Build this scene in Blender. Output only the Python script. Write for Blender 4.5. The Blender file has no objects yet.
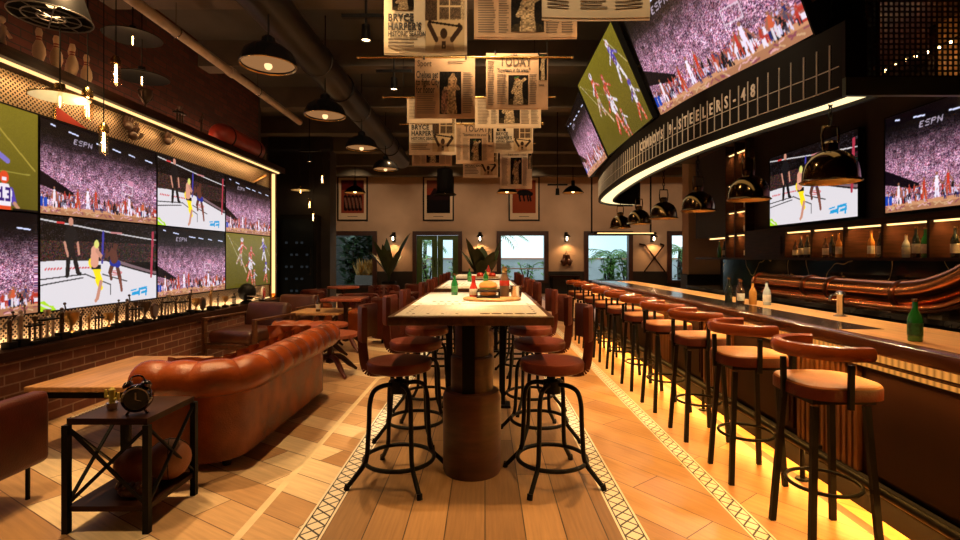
import bpy, bmesh, math, random
import numpy as np
from mathutils import Vector, Matrix
random.seed(7); rng = np.random.RandomState(11)
SC = bpy.context.scene; COL = SC.collection
PI = math.pi
def R(d): return math.radians(d)

# ------------------------------------------------------------ camera, world, exposure
cam_d = bpy.data.cameras.new('camera'); cam = bpy.data.objects.new('camera', cam_d); COL.objects.link(cam)
cam.location = (0, 0, 1.3); cam.rotation_euler = (R(90), 0, 0)
cam_d.sensor_width = 36; cam_d.lens = 18.75
cam_d.shift_x = -5/960; cam_d.shift_y = -12.5/960
cam_d.clip_start = 0.05; cam_d.clip_end = 200
SC.camera = cam
SC.view_settings.view_transform = 'Standard'; SC.view_settings.look = 'None'
SC.view_settings.gamma = 1; SC.view_settings.use_curve_mapping = False
SC.view_settings.exposure = 0.08
w = bpy.data.worlds.new('sky'); SC.world = w; w.use_nodes = True
nt = w.node_tree; nt.nodes.clear()
tc = nt.nodes.new('ShaderNodeTexCoord'); nz = nt.nodes.new('ShaderNodeTexNoise'); nz.inputs['Scale'].default_value = 3.0
cr = nt.nodes.new('ShaderNodeValToRGB'); cr.color_ramp.elements[0].color = (.42, .62, .72, 1); cr.color_ramp.elements[1].color = (.85, .93, .95, 1)
cr.color_ramp.elements[0].position = .35; cr.color_ramp.elements[1].position = .65
bg = nt.nodes.new('ShaderNodeBackground'); bg.inputs['Strength'].default_value = 1.9
ow = nt.nodes.new('ShaderNodeOutputWorld')
nt.links.new(tc.outputs['Generated'], nz.inputs['Vector']); nt.links.new(nz.outputs['Fac'], cr.inputs['Fac'])
nt.links.new(cr.outputs['Color'], bg.inputs['Color']); nt.links.new(bg.outputs[0], ow.inputs[0])

def lamp(name, kind, loc, energy, color, parent=None, **kw):
    d = bpy.data.lights.new(name, kind); d.energy = energy; d.color = color
    o = bpy.data.objects.new(name, d); COL.objects.link(o); o.location = loc
    if parent: o.parent = parent
    rot = kw.pop('rot', None)
    if rot: o.rotation_euler = rot
    for k, v in kw.items(): setattr(d, k, v)
    return o
WARM = (1, .62, .28); WARM2 = (1, .72, .42); AMBER = (1, .5, .16)

# added spots with no fixture, put below the ceiling to brighten floor and tables
for (x, y, e, sz) in [(-2.3, 1.9, 85, 70), (-2.6, 3.5, 150, 70), (-2.2, 6.9, 110, 70), (.95, 1.6, 120, 62), (.95, 3.4, 150, 58), (.95, 5.4, 150, 58), (.95, 7.6, 130, 60),
                      (-.95, 3.6, 120, 55), (-1.1, 5.8, 110, 55), (-.1, 3.9, 230, 34), (-.1, 6.5, 200, 34), (-.1, 9.0, 90, 36), (-1.5, 9.5, 110, 70), (.8, 10.5, 110, 70),
                      (-3, 13.5, 200, 80), (1, 13.5, 200, 80), (5, 13.5, 200, 80)]:
    lamp('fill_spot', 'SPOT', (x, y, 3.86), e*(2.95 if x == .95 else 2.6), (1, .74, .46) if x == -.1 else (1, .54, .18) if x == .95 else WARM, spot_size=R(sz), spot_blend=.6, shadow_soft_size=.03)
# added bodiless spots that brighten the newspapers, canopy fascia and far wall
for (x, y, tx, ty, tz, e) in [(-.6, .9, -.5, 5, 2.9, 115), (.6, .9, .4, 5, 2.9, 130), (0, 4.1, 0, 9.0, 2.9, 210), (-.6, 3.6, 1.7, 4.6, 2.4, 110), (-.6, 6.5, 1.7, 6.8, 2.4, 90), (-3.8, 14.8, -4.6, 18, 2.3, 125), (-1.2, 14.8, -1.4, 18, 2.3, 125), (1.4, 14.8, 1.6, 18, 2.3, 125), (4.0, 14.8, 4.4, 18, 2.3, 125), (6.6, 14.8, 6.8, 18, 2.3, 100)]:
    lamp('aimed_fill_spot', 'SPOT', (x, y, 3.86), e, WARM2, rot=(Vector((tx, ty, tz))-Vector((x, y, 3.86))).to_track_quat('-Z', 'Y').to_euler(), spot_size=R(80), spot_blend=.8, shadow_soft_size=.03)

# ------------------------------------------------------------ materials
MATS = {}
def mat(name, col, rough=.5, metal=0, var=0, scale=8, bump=0, bscale=None, emit=None, estr=0, spec=.5, stretch=None, coat=0):
    if name in MATS: return MATS[name]
    m = bpy.data.materials.new(name); m.use_nodes = True; MATS[name] = m
    n = m.node_tree.nodes; l = m.node_tree.links; b = n['Principled BSDF']
    b.inputs['Base Color'].default_value = (*col, 1); b.inputs['Roughness'].default_value = rough; b.inputs['Metallic'].default_value = metal
    b.inputs['Specular IOR Level'].default_value = spec
    if coat: b.inputs['Coat Weight'].default_value = coat; b.inputs['Coat Roughness'].default_value = .08
    if emit: b.inputs['Emission Color'].default_value = (*emit, 1); b.inputs['Emission Strength'].default_value = estr
    if var or bump:
        t = n.new('ShaderNodeTexCoord'); mp = n.new('ShaderNodeMapping'); z = n.new('ShaderNodeTexNoise')
        z.inputs['Scale'].default_value = scale; z.inputs['Detail'].default_value = 4
        if stretch: mp.inputs['Scale'].default_value = stretch
        l.new(t.outputs['Object'], mp.inputs['Vector']); l.new(mp.outputs[0], z.inputs['Vector'])
        if var:
            r = n.new('ShaderNodeValToRGB')
            r.color_ramp.elements[0].position = .3; r.color_ramp.elements[1].position = .7
            r.color_ramp.elements[0].color = (*[c*(1-var) for c in col], 1); r.color_ramp.elements[1].color = (*[min(1, c*(1+var)) for c in col], 1)
            l.new(z.outputs['Fac'], r.inputs['Fac']); l.new(r.outputs['Color'], b.inputs['Base Color'])
        if bump:
            z2 = z
            if bscale:
                z2 = n.new('ShaderNodeTexNoise'); z2.inputs['Scale'].default_value = bscale; l.new(mp.outputs[0], z2.inputs['Vector'])
            bp = n.new('ShaderNodeBump'); bp.inputs['Strength'].default_value = bump; bp.inputs['Distance'].default_value = .01
            l.new(z2.outputs['Fac'], bp.inputs['Height']); l.new(bp.outputs['Normal'], b.inputs['Normal'])
    return m
def glow(name, col, strength):
    if name in MATS: return MATS[name]
    m = bpy.data.materials.new(name); m.use_nodes = True; MATS[name] = m
    n = m.node_tree.nodes; n.clear(); e = n.new('ShaderNodeEmission'); o = n.new('ShaderNodeOutputMaterial')
    e.inputs['Color'].default_value = (*col, 1); e.inputs['Strength'].default_value = strength
    m.node_tree.links.new(e.outputs[0], o.inputs[0]); return m
def glass(name, tint=(1, 1, 1), refl=.08, rough=.02):
    if name in MATS: return MATS[name]
    m = bpy.data.materials.new(name); m.use_nodes = True; MATS[name] = m
    n = m.node_tree.nodes; n.clear(); l = m.node_tree.links
    t = n.new('ShaderNodeBsdfTransparent'); t.inputs[0].default_value = (*tint, 1)
    g = n.new('ShaderNodeBsdfGlossy'); g.inputs['Roughness'].default_value = rough
    x = n.new('ShaderNodeMixShader'); x.inputs[0].default_value = refl; o = n.new('ShaderNodeOutputMaterial')
    l.new(t.outputs[0], x.inputs[1]); l.new(g.outputs[0], x.inputs[2]); l.new(x.outputs[0], o.inputs[0]); return m
def planks(name, c1, c2, mortar, rot, width, row, rough=.38, pale=None, grain=(1, 1), gap=.003):
    """wooden boards: width = board length, row = board width, in metres"""
    m = bpy.data.materials.new(name); m.use_nodes = True; MATS[name] = m
    n = m.node_tree.nodes; l = m.node_tree.links; b = n['Principled BSDF']; b.inputs['Roughness'].default_value = rough
    t = n.new('ShaderNodeTexCoord'); mp = n.new('ShaderNodeMapping'); mp.inputs['Rotation'].default_value = (0, 0, rot)
    br = n.new('ShaderNodeTexBrick'); br.inputs['Scale'].default_value = 1; br.inputs['Brick Width'].default_value = width; br.inputs['Row Height'].default_value = row
    br.inputs['Mortar Size'].default_value = gap; br.inputs['Color1'].default_value = (0, 0, 0, 1); br.inputs['Color2'].default_value = (1, 1, 1, 1)
    br.inputs['Mortar'].default_value = (.5, .5, .5, 1); br.offset = .37; br.inputs['Bias'].default_value = 0
    l.new(t.outputs['Object'], mp.inputs[0]); l.new(mp.outputs[0], br.inputs['Vector'])
    r = n.new('ShaderNodeValToRGB'); e = r.color_ramp.elements
    e[0].color = (*c1, 1); e[1].color = (*c2, 1); e[0].position = 0; e[1].position = .8
    if pale:
        r.color_ramp.elements.new(.86).color = (*c2, 1); r.color_ramp.elements.new(.89).color = (*pale, 1)
    l.new(br.outputs['Color'], r.inputs['Fac'])
    m2 = n.new('ShaderNodeMapping'); m2.inputs['Scale'].default_value = (2*grain[0], 28*grain[1], 1)
    l.new(mp.outputs[0], m2.inputs[0]); z = n.new('ShaderNodeTexNoise'); z.inputs['Scale'].default_value = 1.6; z.inputs['Detail'].default_value = 5
    l.new(m2.outputs[0], z.inputs['Vector'])
    g = n.new('ShaderNodeMapRange'); g.inputs[3].default_value = .62; g.inputs[4].default_value = 1.3; l.new(z.outputs['Fac'], g.inputs[0])
    mx = n.new('ShaderNodeMix'); mx.data_type = 'RGBA'; mx.blend_type = 'MULTIPLY'; mx.inputs[0].default_value = 1
    l.new(r.outputs['Color'], mx.inputs[6]); l.new(g.outputs[0], mx.inputs[7])
    mo = n.new('ShaderNodeMix'); mo.data_type = 'RGBA'; mo.inputs[7].default_value = (*mortar, 1)
    l.new(br.outputs['Fac'], mo.inputs[0]); l.new(mx.outputs[2], mo.inputs[6]); l.new(mo.outputs[2], b.inputs['Base Color'])
    return m
def bricks(name, c1, c2, mortar, axes='YZ', w=.24, h=.075):
    m = bpy.data.materials.new(name); m.use_nodes = True; MATS[name] = m
    n = m.node_tree.nodes; l = m.node_tree.links; b = n['Principled BSDF']; b.inputs['Roughness'].default_value = .8
    t = n.new('ShaderNodeTexCoord'); sp = n.new('ShaderNodeSeparateXYZ'); cb = n.new('ShaderNodeCombineXYZ')
    l.new(t.outputs['Object'], sp.inputs[0]); l.new(sp.outputs['XYZ'.index(axes[0])], cb.inputs[0]); l.new(sp.outputs['XYZ'.index(axes[1])], cb.inputs[1])
    br = n.new('ShaderNodeTexBrick'); br.inputs['Scale'].default_value = 1; br.inputs['Brick Width'].default_value = w; br.inputs['Row Height'].default_value = h
    br.inputs['Mortar Size'].default_value = .006; br.inputs['Color1'].default_value = (*c1, 1); br.inputs['Color2'].default_value = (*c2, 1); br.inputs['Mortar'].default_value = (*mortar, 1)
    l.new(cb.outputs[0], br.inputs['Vector'])
    z = n.new('ShaderNodeTexNoise'); z.inputs['Scale'].default_value = 14; z.inputs['Detail'].default_value = 5; l.new(cb.outputs[0], z.inputs['Vector'])
    g = n.new('ShaderNodeMapRange'); g.inputs[3].default_value = .5; g.inputs[4].default_value = 1.4; l.new(z.outputs['Fac'], g.inputs[0])
    mx = n.new('ShaderNodeMix'); mx.data_type = 'RGBA'; mx.blend_type = 'MULTIPLY'; mx.inputs[0].default_value = 1
    l.new(br.outputs['Color'], mx.inputs[6]); l.new(g.outputs[0], mx.inputs[7]); l.new(mx.outputs[2], b.inputs['Base Color'])
    bp = n.new('ShaderNodeBump'); bp.inputs['Strength'].default_value = .7; bp.inputs['Distance'].default_value = .01; bp.invert = True
    l.new(br.outputs['Fac'], bp.inputs['Height']); l.new(bp.outputs[0], b.inputs['Normal']); return m
def mathn(nt, op, a, b=None, c=None):
    q = nt.nodes.new('ShaderNodeMath'); q.operation = op
    for i, v in enumerate((a, b, c)):
        if v is None: continue
        if isinstance(v, (int, float)): q.inputs[i].default_value = v
        else: nt.links.new(v, q.inputs[i])
    return q.outputs[0]
def perforated(name, col, hole, pitch, axes='YZ', rough=.45, metal=.6, alpha=False, thick=.3):
    """metal sheet with a staggered lattice of holes"""
    m = bpy.data.materials.new(name); m.use_nodes = True; MATS[name] = m
    nt = m.node_tree; n = nt.nodes; l = nt.links; b = n['Principled BSDF']; b.inputs['Roughness'].default_value = rough; b.inputs['Metallic'].default_value = metal
    t = n.new('ShaderNodeTexCoord'); sp = n.new('ShaderNodeSeparateXYZ'); l.new(t.outputs['Object'], sp.inputs[0])
    u = mathn(nt, 'MULTIPLY', sp.outputs['XYZ'.index(axes[0])], 1/pitch); v = mathn(nt, 'MULTIPLY', sp.outputs['XYZ'.index(axes[1])], 1/pitch)
    if not alpha:
        p = mathn(nt, 'ADD', u, v); q = mathn(nt, 'SUBTRACT', u, v)
    else: p, q = u, v
    fp = mathn(nt, 'ABSOLUTE', mathn(nt, 'SUBTRACT', mathn(nt, 'FRACT', p), .5)); fq = mathn(nt, 'ABSOLUTE', mathn(nt, 'SUBTRACT', mathn(nt, 'FRACT', q), .5))
    mxv = mathn(nt, 'MAXIMUM', fp, fq); f = mathn(nt, 'LESS_THAN', mxv, thick)
    mx = n.new('ShaderNodeMix'); mx.data_type = 'RGBA'; mx.inputs[6].default_value = (*col, 1); mx.inputs[7].default_value = (*hole, 1); l.new(f, mx.inputs[0])
    l.new(mx.outputs[2], b.inputs['Base Color'])
    if alpha: l.new(mathn(nt, 'SUBTRACT', 1, f), b.inputs['Alpha'])
    return m
def mosaic(name, white, black, x0, wd, cell):
    """white inlay band with black crossing lines"""
    m = bpy.data.materials.new(name); m.use_nodes = True; MATS[name] = m
    nt = m.node_tree; n = nt.nodes; l = nt.links; b = n['Principled BSDF']; b.inputs['Roughness'].default_value = .4
    t = n.new('ShaderNodeTexCoord'); sp = n.new('ShaderNodeSeparateXYZ'); l.new(t.outputs['Object'], sp.inputs[0])
    u = mathn(nt, 'DIVIDE', mathn(nt, 'SUBTRACT', sp.outputs[0], x0), wd); v = mathn(nt, 'DIVIDE', sp.outputs[1], cell)
    u2 = mathn(nt, 'DIVIDE', mathn(nt, 'SUBTRACT', u, .12), .76)
    def line(val, th): return mathn(nt, 'LESS_THAN', mathn(nt, 'ABSOLUTE', mathn(nt, 'SUBTRACT', mathn(nt, 'FRACT', val), .5)), th)
    a = line(mathn(nt, 'ADD', v, u2), .075); c = line(mathn(nt, 'SUBTRACT', v, u2), .075)
    d = line(mathn(nt, 'ADD', mathn(nt, 'MULTIPLY', v, 1.0), mathn(nt, 'MULTIPLY', u2, 0.5)), .0)
    ed = mathn(nt, 'LESS_THAN', mathn(nt, 'ABSOLUTE', mathn(nt, 'SUBTRACT', mathn(nt, 'ABSOLUTE', mathn(nt, 'SUBTRACT', u2, .5)), .5)), .035)
    ins = mathn(nt, 'LESS_THAN', mathn(nt, 'ABSOLUTE', mathn(nt, 'SUBTRACT', u2, .5)), .5)
    f = mathn(nt, 'MAXIMUM', mathn(nt, 'MULTIPLY', mathn(nt, 'MAXIMUM', a, c), ins), ed)
    mx = n.new('ShaderNodeMix'); mx.data_type = 'RGBA'; mx.inputs[6].default_value = (*white, 1); mx.inputs[7].default_value = (*black, 1); l.new(f, mx.inputs[0])
    l.new(mx.outputs[2], b.inputs['Base Color']); return m

# ------------------------------------------------------------ mesh helpers
class MB:
    def __init__(s): s.bm = bmesh.new(); s.mi = 0
    def _mark(s, n0):
        s.bm.faces.ensure_lookup_table()
        for f in s.bm.faces[n0:]: f.material_index = s.mi
    def box(s, x0, x1, y0, y1, z0, z1, M=None, bev=0):
        n0 = len(s.bm.faces)
        v = [Vector((x, y, z)) for x in (x0, x1) for y in (y0, y1) for z in (z0, z1)]
        if M: v = [M @ p for p in v]
        b = bmesh.new() if bev else s.bm
        vs = [b.verts.new(p) for p in v]
        for q in ((0, 1, 3, 2), (4, 6, 7, 5), (0, 4, 5, 1), (2, 3, 7, 6), (0, 2, 6, 4), (1, 5, 7, 3)): b.faces.new([vs[i] for i in q])
        if bev:
            bmesh.ops.recalc_face_normals(b, faces=b.faces)
            bmesh.ops.bevel(b, geom=list(b.edges), offset=bev, segments=3, profile=.5, affect='EDGES'); s._merge(b)
        s._mark(n0); return s
    def _merge(s, b):
        vm = {}
        for v in b.verts: vm[v] = s.bm.verts.new(v.co)
        for f in b.faces:
            try: s.bm.faces.new([vm[v] for v in f.verts])
            except ValueError: pass
        b.free()
    def bar(s, p0, p1, w, d=None, up=(0, 0, 1)):
        p0 = Vector(p0); p1 = Vector(p1); d = d or w; ax = (p1-p0); L = ax.length; ax.normalize()
        u = Vector(up)
        if abs(ax.dot(u)) > .95: u = Vector((0, 1, 0))
        a = ax.cross(u).normalized(); b = a.cross(ax).normalized()
        M = Matrix(((a.x, b.x, ax.x, p0.x), (a.y, b.y, ax.y, p0.y), (a.z, b.z, ax.z, p0.z), (0, 0, 0, 1)))
        return s.box(-w/2, w/2, -d/2, d/2, 0, L, M)
    def tube(s, pts, r, seg=10, closed=False, cap=True):
        n0 = len(s.bm.faces); pts = [Vector(p) for p in pts]; n = len(pts); rs = r if isinstance(r, (list, tuple)) else [r]*n
        rings = []; prev = None
        for i, p in enumerate(pts):
            if closed: t = pts[(i+1) % n]-pts[i-1]
            else: t = pts[min(i+1, n-1)]-pts[max(i-1, 0)]
            t.normalize()
            if prev is None:
                u = Vector((0, 0, 1)) if abs(t.z) < .9 else Vector((1, 0, 0)); a = t.cross(u).normalized()
            else: a = (prev-t*prev.dot(t)).normalized()
            prev = a; b = t.cross(a)
            rings.append([s.bm.verts.new(p+(a*math.cos(2*PI*k/seg)+b*math.sin(2*PI*k/seg))*rs[i]) for k in range(seg)])
        for i in range(n if closed else n-1):
            A, B = rings[i], rings[(i+1) % n]
            for k in range(seg): s.bm.faces.new((A[k], A[(k+1) % seg], B[(k+1) % seg], B[k]))
        if cap and not closed: s.bm.faces.new(rings[0][::-1]); s.bm.faces.new(rings[-1])
        s._mark(n0); return s
    def cyl(s, p0, p1, r, r1=None, seg=16): return s.tube([p0, p1], [r, r if r1 is None else r1], seg)
    def lathe(s, prof, loc=(0, 0, 0), seg=24, M=None, sx=1, sy=1):
        n0 = len(s.bm.faces); loc = Vector(loc); rings = []
        for (r, z) in prof:
            if r < 1e-5: P = [Vector((0, 0, z))]
            else: P = [Vector((sx*r*math.cos(2*PI*k/seg), sy*r*math.sin(2*PI*k/seg), z)) for k in range(seg)]
            rings.append([s.bm.verts.new((M @ p if M else p)+loc) for p in P])
        for A, B in zip(rings, rings[1:]):
            if len(A) == 1 and len(B) == 1: continue
            for k in range(seg):
                q = [A[0]] if len(A) == 1 else [A[k], A[(k+1) % seg]]
                q += [B[0]] if len(B) == 1 else [B[(k+1) % seg], B[k]]
                s.bm.faces.new(q)
        s._mark(n0); return s
    def ball(s, c, r, seg=16, sc=(1, 1, 1)):
        rings = seg//2
        prof = [(r*math.sin(PI*i/rings), -r*math.cos(PI*i/rings)) for i in range(rings+1)]; prof[0] = (0, -r); prof[-1] = (0, r)
        return s.lathe(prof, c, seg, Matrix.Diagonal((*sc, 1)))
    def prism(s, poly, a0, a1, axis='z', M=None):
        n0 = len(s.bm.faces)
        def P(u, v, a): return {'z': Vector((u, v, a)), 'y': Vector((u, a, v)), 'x': Vector((a, u, v))}[axis]
        A = [s.bm.verts.new((M @ P(u, v, a0)) if M else P(u, v, a0)) for u, v in poly]; B = [s.bm.verts.new((M @ P(u, v, a1)) if M else P(u, v, a1)) for u, v in poly]
        n = len(poly)
        for k in range(n): s.bm.faces.new((A[k], A[(k+1) % n], B[(k+1) % n], B[k]))
        s.bm.faces.new(A[::-1]); s.bm.faces.new(B); s._mark(n0); return s
    def sweep(s, path, prof, closed_prof=True, cap=True, wob=None):
        """profile of (outward offset, z) along a 2-D path; outward is to the right of travel"""
        n0 = len(s.bm.faces); path = [Vector((p[0], p[1])) for p in path]; n = len(path); rings = []
        for i, p in enumerate(path):
            t = (path[min(i+1, n-1)]-path[max(i-1, 0)]).normalized(); nr = Vector((t.y, -t.x))
            k = wob(i) if wob else 1
            rings.append([s.bm.verts.new((p.x+nr.x*o*k, p.y+nr.y*o*k, z)) for o, z in prof])
        m = len(prof)
        for A, B in zip(rings, rings[1:]):
            for k in range(m if closed_prof else m-1): s.bm.faces.new((A[k], A[(k+1) % m], B[(k+1) % m], B[k]))
        if cap and closed_prof: s.bm.faces.new(rings[0][::-1]); s.bm.faces.new(rings[-1])
        s._mark(n0); return s
    def quad(s, pts):
        n0 = len(s.bm.faces); s.bm.faces.new([s.bm.verts.new(p) for p in pts]); s._mark(n0); return s
    def mesh(s, name, mats, smooth=True):
        bmesh.ops.recalc_face_normals(s.bm, faces=s.bm.faces)
        me = bpy.data.meshes.new(name); s.bm.to_mesh(me); s.bm.free()
        for m in (mats if isinstance(mats, (list, tuple)) else [mats]): me.materials.append(m)
        if smooth:
            for p in me.polygons: p.use_smooth = True
            try: me.set_sharp_from_angle(angle=R(38))
            except Exception: pass
        return me
    def build(s, name, mats, parent=None, label=None, smooth=True):
        return link(name, s.mesh(name, mats, smooth), parent, label)
def link(name, data, parent=None, label=None):
    o = bpy.data.objects.new(name, data); COL.objects.link(o)
    if parent is not None: o.parent = parent
    if label: o['label'] = label
    return o
def thing(name, label, cat, loc=(0, 0, 0), rz=0, group=None):
    o = bpy.data.objects.new(name, None); COL.objects.link(o); o.empty_display_size = .1
    o.location = loc; o.rotation_euler = (0, 0, rz); o['label'] = label; o['category'] = cat
    if group: o['group'] = group
    return o
def tag(o, label, cat, group=None, loc=None, rz=None):
    o['label'] = label; o['category'] = cat
    if group: o['group'] = group
    if loc is not None: o.location = loc
    if rz is not None: o.rotation_euler = (0, 0, rz)
    return o
def struct(o, label=None):
    o['kind'] = 'structure'
    if label: o['label'] = label
    return o
def stuff(o): o['kind'] = 'stuff'; return o
def dup(o, parent=None, **kw):
    kids = [c for c in KIDS(o)]
    c = o.copy(); COL.objects.link(c)
    if parent is not None: c.parent = parent
    for k in kids: dup(k, c)
    return c
def KIDS(o): return [c for c in o.children]
def again(src, label, loc, rz=None, group=None, scale=None):
    c = dup(src); c['label'] = label; c.location = loc
    if rz is not None: c.rotation_euler = (0, 0, rz)
    if group: c['group'] = group
    if scale: c.scale = scale
    return c
ORD = ['nearest', 'second', 'third', 'fourth', 'fifth', 'sixth', 'seventh', 'eighth', 'ninth', 'tenth', 'eleventh', 'twelfth', 'thirteenth', 'fourteenth', 'fifteenth', 'sixteenth', 'seventeenth', 'eighteenth', 'nineteenth', 'twentieth', 'twenty-first', 'twenty-second', 'twenty-third', 'twenty-fourth', 'twenty-fifth', 'twenty-sixth', 'twenty-seventh', 'twenty-eighth', 'twenty-ninth', 'thirtieth']
def text_mesh(s, size, ext=.001, bold=0, align='LEFT', width=1.0):
    cu = bpy.data.curves.new('t', 'FONT'); cu.space_character = 1.0+bold*2.2/size; cu.body = s; cu.size = size; cu.extrude = ext; cu.offset = bold; cu.align_x = align; cu.resolution_u = 2
    o = bpy.data.objects.new('t', cu); COL.objects.link(o); dg = bpy.context.evaluated_depsgraph_get(); dg.update()
    me = bpy.data.meshes.new_from_object(o.evaluated_get(dg)); bpy.data.objects.remove(o); bpy.data.curves.remove(cu)
    if width != 1:
        for v in me.vertices: v.co.x *= width
    return me
def join_mesh(mb, me, M):
    n0 = len(mb.bm.faces); vs = [mb.bm.verts.new(M @ v.co) for v in me.vertices]
    for p in me.polygons:
        try: mb.bm.faces.new([vs[i] for i in p.vertices])
        except ValueError: pass
    mb._mark(n0)
def spline(pts, k=8):
    P = [Vector(p) for p in pts]; out = []
    for i in range(len(P)-1):
        a = P[max(i-1, 0)]; b = P[i]; c = P[i+1]; d = P[min(i+2, len(P)-1)]
        for j in range(k):
            t = j/k; out.append(.5*((2*b)+(c-a)*t+(2*a-5*b+4*c-d)*t*t+(3*b-a-3*c+d)*t**3))
    out.append(P[-1]); return out

# shared materials
BLACK = mat('black_steel', (.005, .0045, .0045), .48, 0, var=.2, scale=20, spec=.13)
BLACKM = mat('black_matt', (.008, .007, .007), .7, spec=.2)
LEATHER = mat('chestnut_leather', (.20, .038, .005), .27, 0, var=.4, scale=5, bump=.25, bscale=120, spec=.35)
LEATHER_D = mat('dark_brown_leather', (.06, .015, .005), .34, 0, var=.3, scale=6, bump=.25, bscale=120)
LEATHER_R = mat('red_brown_leather', (.07, .011, .004), .45, 0, var=.3, scale=6, bump=.2, bscale=120, spec=.25)
TANSEAT = mat('tan_leather', (.34, .13, .035), .5, 0, var=.2, scale=7, bump=.2, bscale=130, spec=.2)
DWOOD = mat('dark_wood', (.028, .010, .005), .4, 0, var=.45, scale=5, stretch=(1, 1, 9), spec=.12)
MWOOD = mat('walnut_wood', (.085, .03, .010), .38, 0, var=.45, scale=5, stretch=(6, 1, 6))
OAK = mat('honey_oak', (.48, .25, .09), .38, 0, var=.25, scale=4, stretch=(9, 1, 9))
MAPLE = mat('maple_board', (.72, .58, .40), .3, 0, var=.12, scale=4, stretch=(12, 1, 12))
BRASS = mat('brass', (.55, .36, .13), .25, 1)
STEEL = mat('steel', (.6, .58, .55), .25, 1)
COPPER = mat('copper', (.85, .32, .13), .2, 1, var=.12, scale=4)
# ------------------------------------------------------------ the room
WD, FARY, CEIL = 3.6, 18.0, 4.25
PLASTER = mat('tan_plaster', (.45, .295, .205), .85, 0, var=.1, scale=1.3, bump=.15, bscale=30)
CEILM = mat('dark_ceiling', (.045, .042, .034), .9, 0, var=.25, scale=1.5)
CONC = mat('brown_concrete', (.075, .06, .044), .85, 0, var=.25, scale=2)
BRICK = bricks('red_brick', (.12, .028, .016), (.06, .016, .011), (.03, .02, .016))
BRICKX = bricks('red_brick_x', (.17, .045, .028), (.10, .03, .022), (.05, .035, .028), 'XZ')
WAINS = mat('black_wainscot', (.012, .008, .007), .5, 0, var=.3, scale=5, stretch=(6, 1, 1))
DARKWALL = mat('dark_panel_wall', (.02, .014, .012), .6, 0, var=.3, scale=3)
PERF = perforated('perforated_metal_sheet', (.50, .37, .24), (.03, .016, .01), .038, thick=.3)
W_C = planks('oak_boards_lengthwise', (.24, .135, .062), (.38, .22, .10), (.05, .03, .02), R(90), 1.5, .19, grain=(1.4, 1.6))
W_D = planks('oak_boards_diagonal', (.40, .20, .075), (.56, .31, .12), (.12, .06, .03), R(52), 1.25, .24)
W_L = planks('pale_oak_boards', (.42, .23, .10), (.58, .36, .18), (.14, .07, .035), R(31), .85, .2, pale=(.80, .62, .38))
MOS = mosaic('white_mosaic_left', (.82, .74, .60), (.02, .02, .02), -.885, .125, .085)
MOS2 = mosaic('white_mosaic_mid', (.82, .74, .60), (.02, .02, .02), .64, .12, .085)
MOS3 = mosaic('white_mosaic_right', (.82, .74, .60), (.02, .02, .02), 1.24, .105, .085)
STRIPW = mat('pale_inlay_strip', (.78, .62, .38), .4, 0, var=.1)
STRIPD = mat('dark_floor_strip', (.10, .045, .02), .4, 0, var=.2)  # darker band along the floor in front of the bar

mb = MB()
Y0, Y1 = -1.6, 18.1
bands = [(-6.0, -1.172, 0), (-1.172, -1.13, 1), (-1.13, -.885, 2), (-.885, -.76, 3), (-.76, .64, 4), (.64, .76, 5), (.76, 1.24, 6), (1.24, 1.345, 7), (1.345, 1.815, 6), (1.815, 1.87, 8), (1.87, 8.1, 6)]
for (a, b, i) in bands:
    mb.mi = i
    if i == 0:
        mb.quad([(a, Y0, 0), (b, Y0, 0), (b, 6.1, 0), (a, 6.1, 0)]); mb.quad([(a, 6.15, 0), (b, 6.15, 0), (b, Y1, 0), (a, Y1, 0)])
        mb.mi = 1; mb.quad([(a, 6.1, 0), (b, 6.1, 0), (b, 6.15, 0), (a, 6.15, 0)])
    else: mb.quad([(a, Y0, 0), (b, Y0, 0), (b, Y1, 0), (a, Y1, 0)])
fl = mb.build('floor', [W_L, STRIPW, W_L, MOS, W_C, MOS2, W_D, MOS3, STRIPD], smooth=False); struct(fl)
for p in fl.data.polygons:
    if p.normal.z < 0: p.flip()
struct(MB().box(-6.1, 8.3, Y0-.1, Y1+.2, CEIL, CEIL+.1).build('ceiling', CEILM, smooth=False))
for i, y in enumerate([1.5, 3.3, 5.1, 6.93, 8.8, 10.6, 12.4, 14.2, 16.0]):
    struct(MB().box(-6, 8.1, y-.14, y+.14, 3.9, CEIL).build('trim_%d' % (i+1), CONC, smooth=False), 'exposed ceiling beam')
# left walls
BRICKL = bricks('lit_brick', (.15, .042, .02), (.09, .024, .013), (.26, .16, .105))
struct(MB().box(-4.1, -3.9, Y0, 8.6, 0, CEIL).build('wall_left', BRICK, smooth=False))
struct(MB().box(-6.1, -3.9, 8.6, 8.7, 0, CEIL).build('wall_left_return', DARKWALL, smooth=False))
struct(MB().box(-6.1, -6.0, 8.6, 18.1, 0, CEIL).build('wall_left_far', DARKWALL, smooth=False))
struct(MB().box(-5.2, -3.72, 12, 12.5, 0, CEIL).build('wall_partition', DARKWALL, smooth=False), 'dark partition beside the far window')
struct(MB().box(-4.1, 8.3, Y0-.1, Y0, 0, CEIL).build('wall_back', BRICKX, smooth=False))
struct(MB().box(4.2, 4.3, Y0, 9.0, 0, CEIL).build('wall_right', DARKWALL, smooth=False))
struct(MB().box(8.1, 8.2, 8.9, 18.1, 0, CEIL).build('wall_right_far', PLASTER, smooth=False))
mb = MB(); mb.box(3.63, 8.2, 8.92, 9.2, 1.0, CEIL); mb.mi = 1; mb.box(3.6, 8.2, 8.9, 9.2, 0, 1.0)
struct(mb.build('wall_bar_end', [PLASTER, WAINS], smooth=False))
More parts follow.
